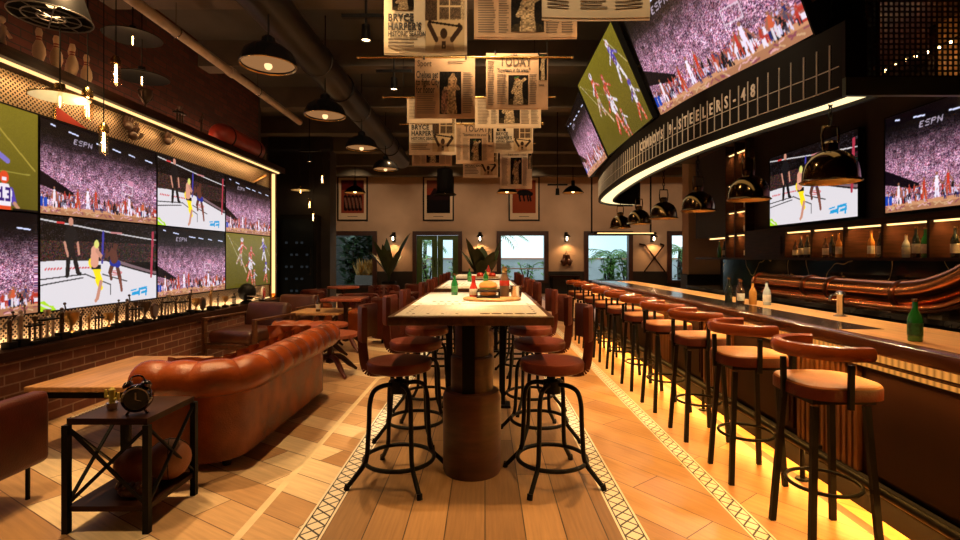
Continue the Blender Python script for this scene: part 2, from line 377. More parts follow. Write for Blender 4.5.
# far wall with openings
def FX(px): return (px-485)*.036
def FZ(py): return 1.3+(257.5-py)*.036
holes = [(FX(327), FX(376), .2, 2.2), (FX(414), FX(461), 0, 2.2), (FX(498), FX(547), .38, 2.2), (FX(585), FX(631), .38, 2.2), (FX(668), FX(692), .38, 2.2)]
mb = MB(); xs = -6.1
for (a, b, z0, z1) in holes:
    mb.mi = 0; mb.box(xs, a, FARY, FARY+.2, .8, CEIL); mb.mi = 1; mb.box(xs, a, FARY-.02, FARY+.2, 0, .8)
    mb.mi = 0; mb.box(a, b, FARY, FARY+.2, z1, CEIL)
    if z0 > 0: mb.mi = 1; mb.box(a, b, FARY-.02, FARY+.2, 0, z0)
    xs = b
mb.mi = 0; mb.box(xs, 8.2, FARY, FARY+.2, .8, CEIL); mb.mi = 1; mb.box(xs, 8.2, FARY-.02, FARY+.2, 0, .8)
struct(mb.build('wall_far', [PLASTER, WAINS], smooth=False))
GLASS = glass('window_glass', (.92, .97, .97), .05)
FRM = mat('dark_red_frame', (.045, .014, .011), .45, 0, var=.25)
GRNF = mat('green_door_paint', (.05, .10, .018), .45, 0, var=.2)
def frame_mb(a, b, z0, z1, t, y0, y1, sill=True):
    m = MB(); m.box(a-t*.4, a+t, y0, y1, z0, z1+t*.4); m.box(b-t, b+t*.4, y0, y1, z0, z1+t*.4); m.box(a+t, b-t, y0, y1, z1-t, z1+t*.4)
    if sill: m.box(a+t, b-t, y0, y1, z0, z0+t)
    return m
for i, k in enumerate((0, 2, 3, 4)):
    a, b, z0, z1 = holes[k]; n = i+1
    f = struct(frame_mb(a, b, z0, z1, .11, 17.9, 18.15).build('window_%d' % n, FRM, smooth=False), ['far window at the left of the room, dark planting behind it', 'far window right of the double door', 'far window over the bar stools, palms outside', 'narrow far window by the end of the bar'][i])
    MB().box(a+.11, b-.11, 18.03, 18.045, z0+.11, z1-.11).build('pane', GLASS, f, smooth=False)
a, b, z0, z1 = holes[1]
f = struct(frame_mb(a, b, 0, 2.2, .1, 17.9, 18.15, False).build('door_1', FRM, smooth=False), 'glazed double door to the terrace')
mid = (a+b)/2
for (p, q, s) in ((a+.1, mid, 1), (mid, b-.1, -1)):
    lf = MB(); st = .2
    lf.box(p+.005, p+st, 17.98, 18.03, .02, 2.09); lf.box(q-st, q-.005, 17.98, 18.03, .02, 2.09); lf.box(p+st, q-st, 17.98, 18.03, 1.93, 2.09); lf.box(p+st, q-st, 17.98, 18.03, .02, .28)
    leaf = lf.build('door_leaf', GRNF, f, smooth=False)
    MB().box(p+st, q-st, 18.0, 18.012, .28, 1.93).build('pane', GLASS, leaf, smooth=False)
    hx = q-.09 if s > 0 else p+.09
    MB().bar((hx, 17.95, .95), (hx, 17.95, 1.2), .025).box(hx-.01, hx+.01, 17.95, 17.99, 1.0, 1.02).build('handle', BLACK, leaf)
# ------------------------------------------------------------ outside
struct(MB().box(-14, 16, 18.3, 40, -.1, 0).build('ground_outside', mat('terrace_paving', (.42, .40, .37), .8, 0, var=.2, scale=1), smooth=False))
LEAF = mat('palm_green', (.13, .30, .05), .5, 0, var=.6, scale=3)
LEAF2 = mat('bush_green', (.22, .36, .10), .55, 0, var=.6, scale=4)
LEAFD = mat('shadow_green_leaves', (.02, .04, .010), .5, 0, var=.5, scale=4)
def blade(m, base, az, L, rise, droop, w, seg=5):
    """one leaf with a fold along its midrib, arching outward from base"""
    d = Vector((math.cos(az), math.sin(az), 0)); s = Vector((-d.y, d.x, 0)); P = []
    n0 = len(m.bm.faces); prev = None
    for i in range(seg+1):
        t = i/seg; c = Vector(base)+d*(L*t)+Vector((0, 0, rise*t-droop*t*t)); ww = w*math.sin(PI*min(1, .12+.88*t))*.5
        if i == seg: ww = .002
        row = [m.bm.verts.new(c-s*ww+Vector((0, 0, ww*.35))), m.bm.verts.new(c), m.bm.verts.new(c+s*ww+Vector((0, 0, ww*.35)))]
        if prev:
            for k in (0, 1): m.bm.faces.new((prev[k], prev[k+1], row[k+1], row[k]))
        prev = row
    m._mark(n0)
def bush(x, y, h, r, n, label, material, grp):
    t = thing('garden_bush', label, 'bush', (x, y, 0), 0, grp); m = MB()
    for i in range(n):
        u = random.random(); th = random.uniform(0, 2*PI); rr = r*math.sqrt(random.random())
        blade(m, (rr*math.cos(th)*.6, rr*math.sin(th)*.6, h*u*.85), random.uniform(0, 2*PI), random.uniform(.25, .6)*h*.5, random.uniform(.1, .5)*h*.5, .25*h*.5, .17*h*.6)
    m.build('foliage', material, t)
    s = MB()
    for k in range(5): s.tube([(0, 0, 0), (r*.3*math.cos(k*1.26), r*.3*math.sin(k*1.26), h*.5), (r*.55*math.cos(k*1.26), r*.55*math.sin(k*1.26), h*.85)], [.03, .02, .01], 6)
    s.build('stem', DWOOD, t)
def palm(x, y, h, n, label, L=1.3):
    t = thing('palm_tree', label, 'palm', (x, y, 0), random.uniform(0, 6), 'palms on the terrace'); m = MB()
    for i in range(n):
        az = 2*PI*i/n+random.uniform(-.2, .2); rise = random.uniform(.2, 1.1)
        for j in range(9):
            q = .2+.09*j; b = Vector((math.cos(az)*L*q, math.sin(az)*L*q, h+rise*q-.9*q*q))
            for sd in (-1, 1): blade(m, b, az+sd*.75, L*.42*(1.15-q*.6), .1, .28, .05, 3)
        m.tube([(math.cos(az)*L*q, math.sin(az)*L*q, h+rise*q-.9*q*q) for q in (0, .35, .7, 1)], [.02, .015, .01, .004], 5)
    m.build('fronds', LEAF, t)
    MB().tube([(0, 0, 0), (.05, 0, h*.5), (0, 0, h)], [.13, .1, .09], 8).build('trunk', DWOOD, t)
G = 'bushes on the terrace'
bush(-3.6, 20.2, 1.2, .5, 70, 'green bush outside the double door on its left', LEAF2, G)
bush(-2.4, 21.5, 1.5, .8, 90, 'broad green bush seen through the left door pane', LEAF2, G)
bush(-1.1, 21.2, 1.3, .7, 90, 'green bush seen through the right door pane', LEAF2, G)
bush(.7, 20.8, 1.1, .6, 90, 'low bush at the left of the middle far window', LEAF2, G)
bush(1.7, 20.6, 1.2, .6, 90, 'low bush in the centre of the middle far window', LEAF, G)
bush(2.7, 21.0, 1.35, .6, 90, 'low bush at the right of the middle far window', LEAF2, G)
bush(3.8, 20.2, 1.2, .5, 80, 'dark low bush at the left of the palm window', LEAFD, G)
bush(4.9, 20.0, 1.5, .5, 110, 'tall leafy bush in the palm window', LEAF, G)
bush(5.7, 20.2, 1.6, .6, 110, 'leafy bush at the right of the palm window', LEAF2, G)
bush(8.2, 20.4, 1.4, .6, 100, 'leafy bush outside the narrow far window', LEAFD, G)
palm(5.3, 20.8, 1.35, 12, 'feathery palm filling the window over the bar stools')
palm(8.3, 21.2, 1.6, 12, 'palm outside the narrow window at the bar end')
palm(.55, 22.0, 2.3, 9, 'tall palm whose frond hangs into the middle far window')
palm(-2.8, 23.5, 2.0, 10, 'palm beyond the left door pane', 1.0)
t = thing('terrace_post', 'white post of a terrace canopy outside the palm window', 'post', (4.15, 20.4, 0))
MB().box(-.06, .06, -.06, .06, .02, 3).build('shaft', mat('white_paint', (.75, .75, .73), .5), t); MB().box(-.12, .12, -.12, .12, 0, .03).build('foot', BLACK, t)
t = thing('garden_wall', 'long grey terrace wall with an orange ledge beyond the far windows', 'wall', (0, 27.5, 0))
MB().box(-4, 12, 0, .2, 0, 1.2).build('body', mat('grey_render', (.45, .48, .5), .8, 0, var=.15, scale=1), t); MB().box(-4, 12, -.05, .25, 1.2, 1.28).build('ledge', mat('terracotta_ledge', (.6, .28, .18), .7), t)
t = thing('terrace_counter', 'ledge with an orange top just outside the middle far window', 'counter', (1.35, 18.7, 0))
MB().box(-1, 1, 0, .25, .86, .9).build('top', mat('orange_wood', (.55, .25, .12), .5), t)
MB().box(-.95, -.9, .1, .15, 0, .86).box(.9, .95, .1, .15, 0, .86).build('bracket', BLACK, t)
t = thing('planter_box', 'pale planter box with fiery shrubs outside the left far window', 'planter', (-4.75, 19.2, 0))
MB().box(-.2, .9, -.2, .3, 0, .62).build('box', mat('pale_planter', (.20, .18, .17), .7, 0, var=.1), t)
m = MB()
for i in range(150): blade(m, (random.uniform(-.15, .85), random.uniform(-.1, .2), .6), random.uniform(0, 6.3), random.uniform(.1, .3), random.uniform(.15, .8), .1, .09, 3)
m.build('plants', mat('amber_leaves', (.42, .20, .03), .5, 0, var=.6, scale=6), t)
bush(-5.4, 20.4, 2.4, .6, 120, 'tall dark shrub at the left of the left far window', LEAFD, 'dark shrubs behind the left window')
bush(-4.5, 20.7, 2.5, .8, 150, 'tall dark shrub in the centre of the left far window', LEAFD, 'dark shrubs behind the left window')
struct(MB().box(-9, -3.4, 22.0, 22.2, 0, 3.4).build('wall_dark_backdrop', mat('dark_backdrop', (.03, .025, .02), .8), smooth=False), 'dark backdrop added behind the left window')  # backdrop added to keep the view through the left window dark

# ------------------------------------------------------------ what the screens show, drawn as small pictures
PH, PW = 180, 320
def lin(c):
    c = np.asarray(c, float); return np.where(c <= .04045, c/12.92, ((c+.055)/1.055)**2.4)
class Pic:
    def __init__(s, h=PH, w=PW, bg=(0, 0, 0), aspect=16/9):
        s.a = np.ones((h, w, 3))*np.array(bg, float); s.h, s.w = h, w
        s.u = (np.arange(w)+.5)/w*np.ones((h, 1)); s.v = ((np.arange(h)+.5)/h)[:, None]*np.ones((1, w)); s.asp = aspect
    def put(s, m, c): s.a[m] = c; return s
    def rect(s, u0, u1, v0, v1, c): return s.put((s.u >= u0) & (s.u <= u1) & (s.v >= v0) & (s.v <= v1), c)
    def ell(s, u, v, ru, rv, c): return s.put(((s.u-u)/ru)**2+((s.v-v)/rv)**2 <= 1, c)
    def line(s, p, q, wd, c):
        A = np.array([p[0]*s.asp, p[1]]); B = np.array([q[0]*s.asp, q[1]]); d = B-A; L = d@d+1e-9
        t = np.clip(((s.u*s.asp-A[0])*d[0]+(s.v-A[1])*d[1])/L, 0, 1)
        return s.put((s.u*s.asp-A[0]-t*d[0])**2+(s.v-A[1]-t*d[1])**2 <= wd*wd, c)
    def poly(s, pts, c):
        ins = np.zeros(s.u.shape, bool); n = len(pts)
        for i in range(n):
            (x0, y0), (x1, y1) = pts[i], pts[(i+1) % n]
            if y0 == y1: continue
            ins ^= ((s.v < y0) != (s.v < y1)) & (s.u < (x1-x0)*(s.v-y0)/(y1-y0)+x0)
        return s.put(ins, c)
    FONT = {'E': '11110,10000,11100,10000,11110', 'S': '01111,10000,01110,00001,11110', 'P': '11110,10001,11110,10000,10000', 'N': '10001,11001,10101,10011,10001', '1': '010,110,010,010,111', '3': '111,001,011,001,111', '7': '111,001,010,010,010'}
    def word(s, txt, u, v, cu, cv, c, slant=0):
        for ch in txt:
            rows = s.FONT[ch].split(',')
            for j, r in enumerate(rows):
                for i, b in enumerate(r):
                    if b == '1':
                        uu = u+i*cu+slant*(4-j)*cu; s.rect(uu, uu+cu*1.05, v+(4-j)*cv, v+(5-j)*cv, c)
            u += (len(rows[0])+1)*cu
        return s
    def man(s, u, v, h, top, legs, skin=(.55, .36, .27), lean=0):
        a = 1/s.asp
        s.line((u-.03*h, v), (u-.02*h+lean*.4, v+.45*h), .045*h, legs); s.line((u+.07*h, v), (u+.03*h+lean*.4, v+.45*h), .045*h, legs)
        s.line((u+lean*.4, v+.48*h), (u+lean*.8, v+.78*h), .085*h, top); s.line((u+lean*.8-.05*h, v+.75*h), (u-.12*h+lean, v+.45*h), .03*h, skin)
        s.line((u+lean*.8+.05*h, v+.75*h), (u+.14*h+lean, v+.5*h), .03*h, skin); s.ell(u+lean, v+.93*h, .06*h*a, .07*h, skin)
def oblique(p):
    u = (np.arange(p.w)+.5)/p.w; q = (445-1792.5/(4.03+1.43*u))/115; q = np.clip((q*p.w).astype(int), 0, p.w-1); p.a = p.a[:, q]; return p
def soften(a, n=1):
    for _ in range(n):
        b = np.pad(a, ((1, 1), (1, 1), (0, 0)), 'edge'); a = .56*a+.11*(b[:-2, 1:-1]+b[2:, 1:-1]+b[1:-1, :-2]+b[1:-1, 2:])
    return a
def crowd():
    p = Pic(bg=(.03, .015, .035)); H, W = p.h, p.w
    pal = np.array([(.82, .70, .78), (.64, .46, .57), (.42, .26, .40), (.20, .10, .2), (.07, .03, .08), (.86, .78, .88), (.66, .30, .36), (.36, .28, .48), (.72, .5, .5)])
    pr = np.array([.18, .17, .16, .16, .12, .10, .04, .03, .04])
    c = pal[rng.choice(len(pal), (H, W), p=pr)]
    dim = np.clip((.86-p.v)/.4, 0, 1)*.85+.08; n = rng.rand(H//9+1, W//12+1); n = np.kron(n, np.ones((9, 12)))[:H, :W]
    keep = (p.v < .9)
    p.a[keep] = np.clip(c*(dim*(.85+.5*n))[..., None]*np.array([1.08, 1.0, 1.0]), 0, 1)[keep]
    p.a[(p.v >= .72) & (rng.rand(H, W) < .5)] *= .35
    p.poly([(0, .45), (.12, .38), (.3, .26), (.3, .2), (0, .3)], (.05, .02, .05))
    for (u, v, l) in [(.1, .95, .05), (.26, .92, .10), (.5, .88, .11), (.64, .87, .08), (.78, .86, .06), (.92, .85, .07)]: p.line((u, v), (u+l*.8, v-.012), .008, (.8, .82, .95))
    p.word('ESPN', .30, .80, .0068, .0125, (.62, .57, .64), .2)
    p.poly([(0, 0), (1, 0), (1, .10), (.5, .10), (0, .07)], (.62, .42, .30)); p.poly([(0, .05), (1, .075), (1, .115), (0, .085)], (.74, .52, .38))
    for i in range(60):
        u = rng.rand(); p.line((u, .02+.05*rng.rand()), (u+.02, .02+.05*rng.rand()), .006, [(.8, .6, .6), (.5, .25, .3), (.75, .6, .45)][i % 3])
    cols = [(.85, .8, .86), (.66, .18, .14), (.12, .1, .16), (.72, .66, .8), (.1, .14, .36), (.7, .33, .22), (.06, .05, .07), (.8, .76, .84), (.3, .25, .32), (.06, .05, .07)]
    for i in range(130):
        u = rng.rand(); v = .075+.05*rng.rand()+.04*u*0; h = .09+.06*rng.rand(); p.man(u, v, h, cols[rng.randint(10)], cols[rng.randint(10)], (.45+.3*rng.rand(), .33, .28))
    p.rect(0, .03, .08, .18, (.08, .22, .6)); p.rect(.04, .07, .08, .17, (.1, .26, .65))
    p.man(.42, .11, .23, (.88, .84, .9), (.86, .82, .88)); p.man(.49, .13, .21, (.75, .2, .12), (.7, .25, .16)); p.man(.335, .11, .2, (.7, .2, .14), (.75, .3, .18))
    p.man(.78, .09, .24, (.86, .8, .88), (.85, .8, .88)); p.man(.745, .11, .18, (.7, .2, .16), (.65, .2, .15)); p.man(.9, .09, .19, (.75, .33, .2), (.8, .76, .8)); p.man(.13, .08, .22, (.85, .8, .84), (.9, .8, .84))
    p.line((.72, .47), (.72, .36), .006, (.8, .7, .76)); p.line((.72, .36), (.81, .34), .006, (.8, .7, .76)); p.line((.81, .34), (.81, .45), .006, (.8, .7, .76)); p.line((.72, .47), (.81, .45), .006, (.8, .7, .76)); p.rect(.775, .815, .46, .53, (.75, .5, .6)); 
    return p
def fight():
    p = Pic(bg=(.035, .02, .02)); H, W = p.h, p.w
    nz = rng.rand(H, W, 3)*np.array([.55, .36, .34]); k = (p.v > .5) & (p.v < .74) & (rng.rand(H, W) < .55); p.a[k] = nz[k]
    k = (p.v > .74) & (rng.rand(H, W) < .04); p.a[k] = (.4, .35, .4)
    p.poly([(0, 0), (1, 0), (1, .32), (.78, .44), (.58, .515), (.2, .53), (0, .515)], (.80, .78, .80))
    p.poly([(.62, .50), (1, .32), (1, .37), (.68, .53)], (.45, .36, .38)); p.line((.6, .515), (1, .325), .009, (.05, .04, .05))
    for q in range(30): u = .64+.36*q/30; p.line((u, .55+.0*q), (u, .72), .003, (.05, .03, .04))
    p.line((0, .955), (.35, .91), .008, (.75, .73, .74)); p.line((.35, .91), (1, .80), .008, (.75, .73, .74)); p.rect(.15, .22, .925, .945, (.75, .2, .2)); p.rect(.62, .72, .85, .87, (.7, .45, .45))
    for a, b in (((0, .33), (.40, .37)), ((.40, .37), (.62, .23)), ((.62, .23), (.62, .11)), ((0, .27), (.38, .33)), ((.55, .36), (.76, .26))): p.line(a, b, .006, (.06, .06, .07))
    u = .05
    for i in range(16):
        p.line((u, .43+.004*i*.2), (u+.012, .445), .009, (.75, .3, .32)); u += .026 if i != 5 else .06
    p.ell(.66, .37, .06, .03, (.78, .45, .46)); p.ell(.66, .37, .045, .02, (.8, .77, .79)); p.line((.64, .375), (.69, .36), .008, (.75, .35, .36))
    p.line((.97, .3), (.985, .9), .016, (.62, .18, .25)); p.line((.545, .5), (.555, .86), .016, (.22, .2, .55))
    p.poly([(0, .10), (.04, .11), (.09, .055), (.12, .05), (.15, .0), (0, 0)], (.62, .80, .12)); p.line((.02, .07), (.1, .02), .012, (.8, .78, .8))
    for (a, b, c, d) in ((.80, .09, .87, .12), (.86, .15, .93, .17), (.79, .145, .84, .15), (.88, .10, .93, .12)): p.poly([(a, b-.02), (c, b-.01), (c+.005, d+.005), (a+.005, d-.01)], (.10, .56, .78))
    p.line((.865, .07), (.87, .15), .01, (.1, .56, .78)); p.line((.925, .06), (.93, .14), .01, (.1, .56, .78))
    # referee in black
    sk = (.72, .50, .42); bk = (.085, .075, .08)
    p.line((.245, .38), (.255, .64), .032, bk); p.line((.335, .40), (.29, .64), .032, bk); p.line((.262, .66), (.275, .86), .062, bk); p.ell(.275, .955, .02, .048, sk)
    p.line((.235, .84), (.22, .70), .022, bk); p.line((.22, .72), (.248, .58), .018, sk); p.line((.315, .84), (.335, .72), .022, bk); p.line((.335, .72), (.345, .60), .018, sk); p.line((.25, .37), (.24, .355), .02, bk); p.line((.335, .39), (.355, .375), .02, bk)
    # fighter with yellow trunks, his back turned
    p.line((.49, .42), (.525, .28), .045, (.93, .82, .08)); p.line((.50, .30), (.535, .2), .03, (.93, .82, .08)); p.line((.535, .27), (.505, .08), .024, sk); p.line((.505, .08), (.49, .055), .022, sk)
    p.line((.455, .5), (.505, .42), .055, (.9, .8, .1)); p.rect(.452, .535, .42, .47, bk); p.line((.48, .5), (.485, .64), .062, (.80, .56, .47)); p.ell(.497, .715, .022, .05, (.80, .78, .42)); p.line((.5, .64), (.55, .55), .024, sk); p.line((.55, .55), (.57, .6), .02, (.2, .16, .3))
    # opponent in dark blue trunks
    dk = (.34, .19, .15); p.line((.64, .5), (.615, .38), .03, dk); p.line((.615, .38), (.625, .30), .02, dk); p.line((.67, .48), (.70, .30), .026, dk); p.line((.70, .30), (.715, .15), .02, (.45, .25, .2)); p.line((.635, .5), (.68, .48), .045, (.12, .16, .52)); p.line((.65, .54), (.64, .62), .055, dk); p.ell(.66, .69, .02, .045, (.3, .16, .13)); p.line((.625, .62), (.58, .57), .022, dk); p.line((.58, .57), (.585, .65), .018, dk)
    return p
def football(close=False):
    p = Pic(bg=(.40, .35, .09)); p.a *= (.92+.12*rng.rand(p.h, p.w, 1)); p.a *= (.85+.3*p.v)[..., None]
    wht = (.85, .82, .86); red = (.80, .26, .12); blu = (.30, .22, .62)
    def pl(u, v, h, t, l, hd, lean):
        p.line((u, v), (u+.1*h+lean*.5, v+.4*h), .055*h, l); p.line((u+.2*h, v-.03), (u+.12*h+lean*.5, v+.4*h), .055*h, l); p.line((u+.1*h+lean*.5, v+.45*h), (u+.08*h+lean, v+.75*h), .1*h, t)
        p.line((u+.08*h+lean, v+.7*h), (u-.08*h+lean, v+.5*h), .035*h, hd); p.line((u+.12*h+lean, v+.7*h), (u+.28*h+lean, v+.55*h), .035*h, t); p.ell(u+.08*h+lean, v+.9*h, .06*h, .09*h, hd)
    if close:
        p.line((.65, .98), (.98, .42), .008, (.6, .52, .2)); p.line((.7, .36), (.95, .37), .006, (.55, .5, .2))
        pl(.66, .42, .5, blu, red, wht, -.03)
        p.line((.74, .56), (.82, .47), .026, (.45, .4, .7)); q = -.05; p.line((.825+q, .20), (.818+q, .07), .024, blu); p.line((.89+q, .2), (.91+q, .07), .024, blu); p.line((.91+q, .07), (.93+q, .03), .018, (.7, .5, .4)); p.poly([(.822+q, 0), (.812+q, .18), (.832+q, .25), (.876+q, .25), (.898+q, .18), (.888+q, 0)], wht); p.rect(.817+q, .89+q, 0, .04, red); p.ell(.853+q, .31, .026, .06, red); p.rect(.842+q, .865+q, .28, .31, wht)
        p.word('1', .775, .085, .009, .026, (.2, .1, .4)); p.word('3', .810, .085, .009, .026, (.2, .1, .4)); p.rect(.85, 1, 0, .02, (.03, .02, .03)); return p
    p.line((.05, .95), (.32, .42), .006, (.72, .68, .5)); p.line((.80, .98), (.98, .60), .006, (.72, .68, .5)); p.line((0, .98), (.42, .60), .004, (.6, .56, .3))
    pl(.22, .46, .48, red, (.7, .62, .5), wht, .07); pl(.44, .12, .55, wht, red, red, .02); pl(.47, .38, .40, red, wht, (.7, .3, .22), .03); pl(.80, .52, .44, blu, wht, wht, -.02); pl(.84, .08, .40, wht, red, blu, .02); pl(.56, .03, .3, wht, red, red, .02)
    p.line((.3, .55), (.42, .28), .018, (.72, .6, .42))
    fig = np.abs(p.a-np.median(p.a.reshape(-1, 3), 0)).sum(2) > .35; H, W = p.h, p.w; bl = np.array([wht, (.62, .24, .16), (.2, .15, .12), (.36, .3, .52), (.8, .7, .66), wht])[np.kron(rng.randint(0, 6, (H//4, W//4)), np.ones((4, 4), int))]
    k = fig & (np.kron(rng.rand(H//4, W//4), np.ones((4, 4))) < .5); p.a[k] = .35*p.a[k]+.65*bl[k]; p.a *= (.75+.4*rng.rand(p.h, p.w, 1)); p.a = soften(p.a, 2)
    return p
def pic_mesh(name, p):
    h, w = p.h, p.w; p.a = soften(np.clip(p.a, 0, 1)); me = bpy.data.meshes.new(name)
    X, Z = np.meshgrid(np.linspace(-.5, .5, w), np.linspace(0, 1, h)); co = np.stack([X, np.zeros_like(X), Z], -1).reshape(-1, 3)
    i = (np.arange(h-1)[:, None]*w+np.arange(w-1)[None]).reshape(-1); F = np.stack([i, i+1, i+1+w, i+w], -1)
    me.vertices.add(h*w); me.vertices.foreach_set('co', co.ravel()); me.loops.add(F.size); me.loops.foreach_set('vertex_index', F.ravel())
    me.polygons.add(len(F)); me.polygons.foreach_set('loop_start', np.arange(0, F.size, 4)); me.update(calc_edges=True)
    at = me.color_attributes.new('picture', 'FLOAT_COLOR', 'POINT'); c = np.ones((h*w, 4)); c[:, :3] = lin(np.clip(p.a, 0, 1)).reshape(-1, 3); at.data.foreach_set('color', c.ravel().astype(np.float32))
    return me
SCREEN = bpy.data.materials.new('lit_screen'); SCREEN.use_nodes = True
n_ = SCREEN.node_tree.nodes; b_ = n_['Principled BSDF']; b_.inputs['Base Color'].default_value = (.01, .01, .01, 1); b_.inputs['Roughness'].default_value = .25
a_ = n_.new('ShaderNodeAttribute'); a_.attribute_name = 'picture'; SCREEN.node_tree.links.new(a_.outputs['Color'], b_.inputs['Emission Color']); b_.inputs['Emission Strength'].default_value = 1.25
PRINT = bpy.data.materials.new('printed_picture'); PRINT.use_nodes = True
n_ = PRINT.node_tree.nodes; a_ = n_.new('ShaderNodeAttribute'); a_.attribute_name = 'picture'; PRINT.node_tree.links.new(a_.outputs['Color'], n_['Principled BSDF'].inputs['Base Color']); n_['Principled BSDF'].inputs['Roughness'].default_value = .8; n_['Principled BSDF'].inputs['Specular IOR Level'].default_value = .1
SCR = {}
for k, f in (('crowd', crowd), ('fight', fight), ('football', football), ('close', lambda: football(True))):
    SCR[k] = pic_mesh('screen_'+k, oblique(f()) if k in ('crowd', 'fight') else f()); SCR[k].materials.append(SCREEN)
def television(label, loc, rz, W, H, kind, group, M=None):
    """faces local -y; origin at the bottom centre of the picture"""
    t = thing('television', label, 'television', loc, rz, group)
    if M is not None: t.matrix_world = M
    e = .012
    m = MB(); m.box(-W/2-e, W/2+e, 0.004, .05, -e, H+e); m.box(-W/2-e, -W/2, -.006, .004, -e, H+e); m.box(W/2, W/2+e, -.006, .004, -e, H+e); m.box(-W/2, W/2, -.006, .004, -e, 0); m.box(-W/2, W/2, -.006, .004, H, H+e)
    m.build('casing', BLACK, t, smooth=False)
    s = link('screen', SCR[kind], t); s.scale = (W, 1, H)
    return t
# ------------------------------------------------------------ left screen wall
LED = glow('warm_led', (1, .58, .22), 1.7)
LEDS = glow('soft_warm_led', (1, .62, .25), 1.5)
PX0 = -3.66
t = struct(thing('wall_left_screen', 'perforated metal screen wall with lit edges', 'wall')); del t['category']
MB().box(-3.9, PX0, Y0, 8.55, .62, 2.735).build('panel', PERF, t, smooth=False)
MB().box(-3.9, -3.42, Y0, 8.56, 2.735, 2.82).build('top_beam', DWOOD, t, smooth=False)
MB().box(PX0+.0, -3.56, 8.47, 8.55, .62, 2.735).build('end_post', MWOOD, t, smooth=False)
MB().box(-3.50, -3.475, Y0, 8.45, 2.715, 2.734).build('led_strip', LED, t, smooth=False)
MB().box(-3.6, -3.555, 8.44, 8.468, .66, 2.71).build('led_strip', LED, t, smooth=False)
MB().box(PX0, PX0+.02, Y0, 8.45, .621, .636).build('led_strip', LEDS, t, smooth=False)
for k in range(4):
    lamp('led_wash', 'AREA', (-3.50, 1.2+2.0*k, 2.712), 4.5, (1, .58, .24), t, rot=(0, R(20), 0), shape='RECTANGLE', size=.012, size_y=1.9)
    lamp('ledge_light', 'AREA', (-3.59, 1.2+2.0*k, .635), 4.2, (1, .64, .34), t, rot=(0, R(158), 0), shape='RECTANGLE', size=.015, size_y=1.9)
    lamp('added_uplight', 'AREA', (-3.84, 1.2+2.0*k, 2.83), 7, (1, .5, .25), t, rot=(0, R(180), 0), shape='RECTANGLE', size=.02, size_y=1.9)  # unseen area light added to brighten the pins and upper brick
t = struct(thing('wall_left_base', 'low brick wall with a dark ledge under the screens', 'wall')); del t['category']
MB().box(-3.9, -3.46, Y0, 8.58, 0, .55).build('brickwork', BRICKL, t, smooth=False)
MB().box(-3.9, -3.42, Y0, 8.6, .55, .62).build('ledge', DWOOD, t, smooth=False)
kinds = {(0, 1): ('close', 'wall screen at the photo\'s left edge showing a football player numbered 13'), (0, 0): ('crowd', 'wall screen at the lower left edge showing a basketball crowd'),
         (1, 1): ('crowd', 'upper wall screen with a packed basketball crowd, between two lit edison tubes'), (1, 0): ('fight', 'large lower wall screen showing two fighters and a referee in black'),
         (2, 1): ('fight', 'upper wall screen with the fight, third column along the left wall'), (2, 0): ('crowd', 'lower wall screen with the basketball crowd, beside the football one'),
         (3, 1): ('crowd', 'upper wall screen with the crowd at the lit end of the left wall'), (3, 0): ('football', 'lower wall screen with football players on an olive field')}
for (c, r), (k, lb) in kinds.items():
    television(lb, (-3.585, 2.58+1.443*c+.715, .862+.797*r), R(90), 1.425, .783, k, 'screens on the left wall')
# trophies on the ledge
GOLDT = mat('aged_gold', (.42, .25, .09), .32, .9, var=.3); SILV = mat('aged_silver', (.35, .30, .26), .3, .9, var=.3); BRZ = mat('dark_bronze', (.07, .045, .03), .4, .8, var=.3)
def tro_cup(m2, lb, loc, s):
    t = thing('trophy_cup', lb, 'trophy', loc, 0, 'trophies along the left ledge'); t.scale = (s, s, s)
    MB().box(-.05, .05, -.05, .05, 0, .045, bev=.006).build('base', BLACK, t)
    MB().lathe([(0, .045), (.03, .047), (.012, .07), (.012, .10), (.03, .12), (.055, .17), (.062, .23), (.056, .23), (.05, .175), (.02, .13), (0, .125)]).build('cup', m2, t)
    for sd in (-1, 1): MB().tube(spline([(0, sd*.055, .21), (0, sd*.095, .205), (0, sd*.085, .16), (0, sd*.035, .135)], 5), .006, 8).build('handle', m2, t)
def tro_fig(m2, lb, loc, s):
    t = thing('trophy_figure', lb, 'trophy', loc, 0, 'trophies along the left ledge'); t.scale = (s, s, s)
    MB().box(-.04, .04, -.04, .04, 0, .06, bev=.005).build('base', BLACK, t); MB().cyl((0, 0, .06), (0, 0, .13), .016).build('column', m2, t)
    m = MB(); m.tube([(0, -.012, .13), (0, -.008, .17), (0, 0, .195), (0, 0, .235), (0, 0, .25)], [.009, .011, .014, .019, .008], 8); m.tube([(0, .012, .13), (0, .01, .17), (0, 0, .195)], [.009, .011, .013], 8)
    m.tube([(0, .015, .235), (0, .04, .262), (0, .03, .30)], [.009, .007, .005], 8); m.tube([(0, -.015, .235), (0, -.042, .215), (0, -.05, .18)], [.009, .007, .005], 8); m.ball((0, 0, .265), .015, 10); m.ball((0, .03, .31), .013, 8)
    m.build('figure', m2, t)
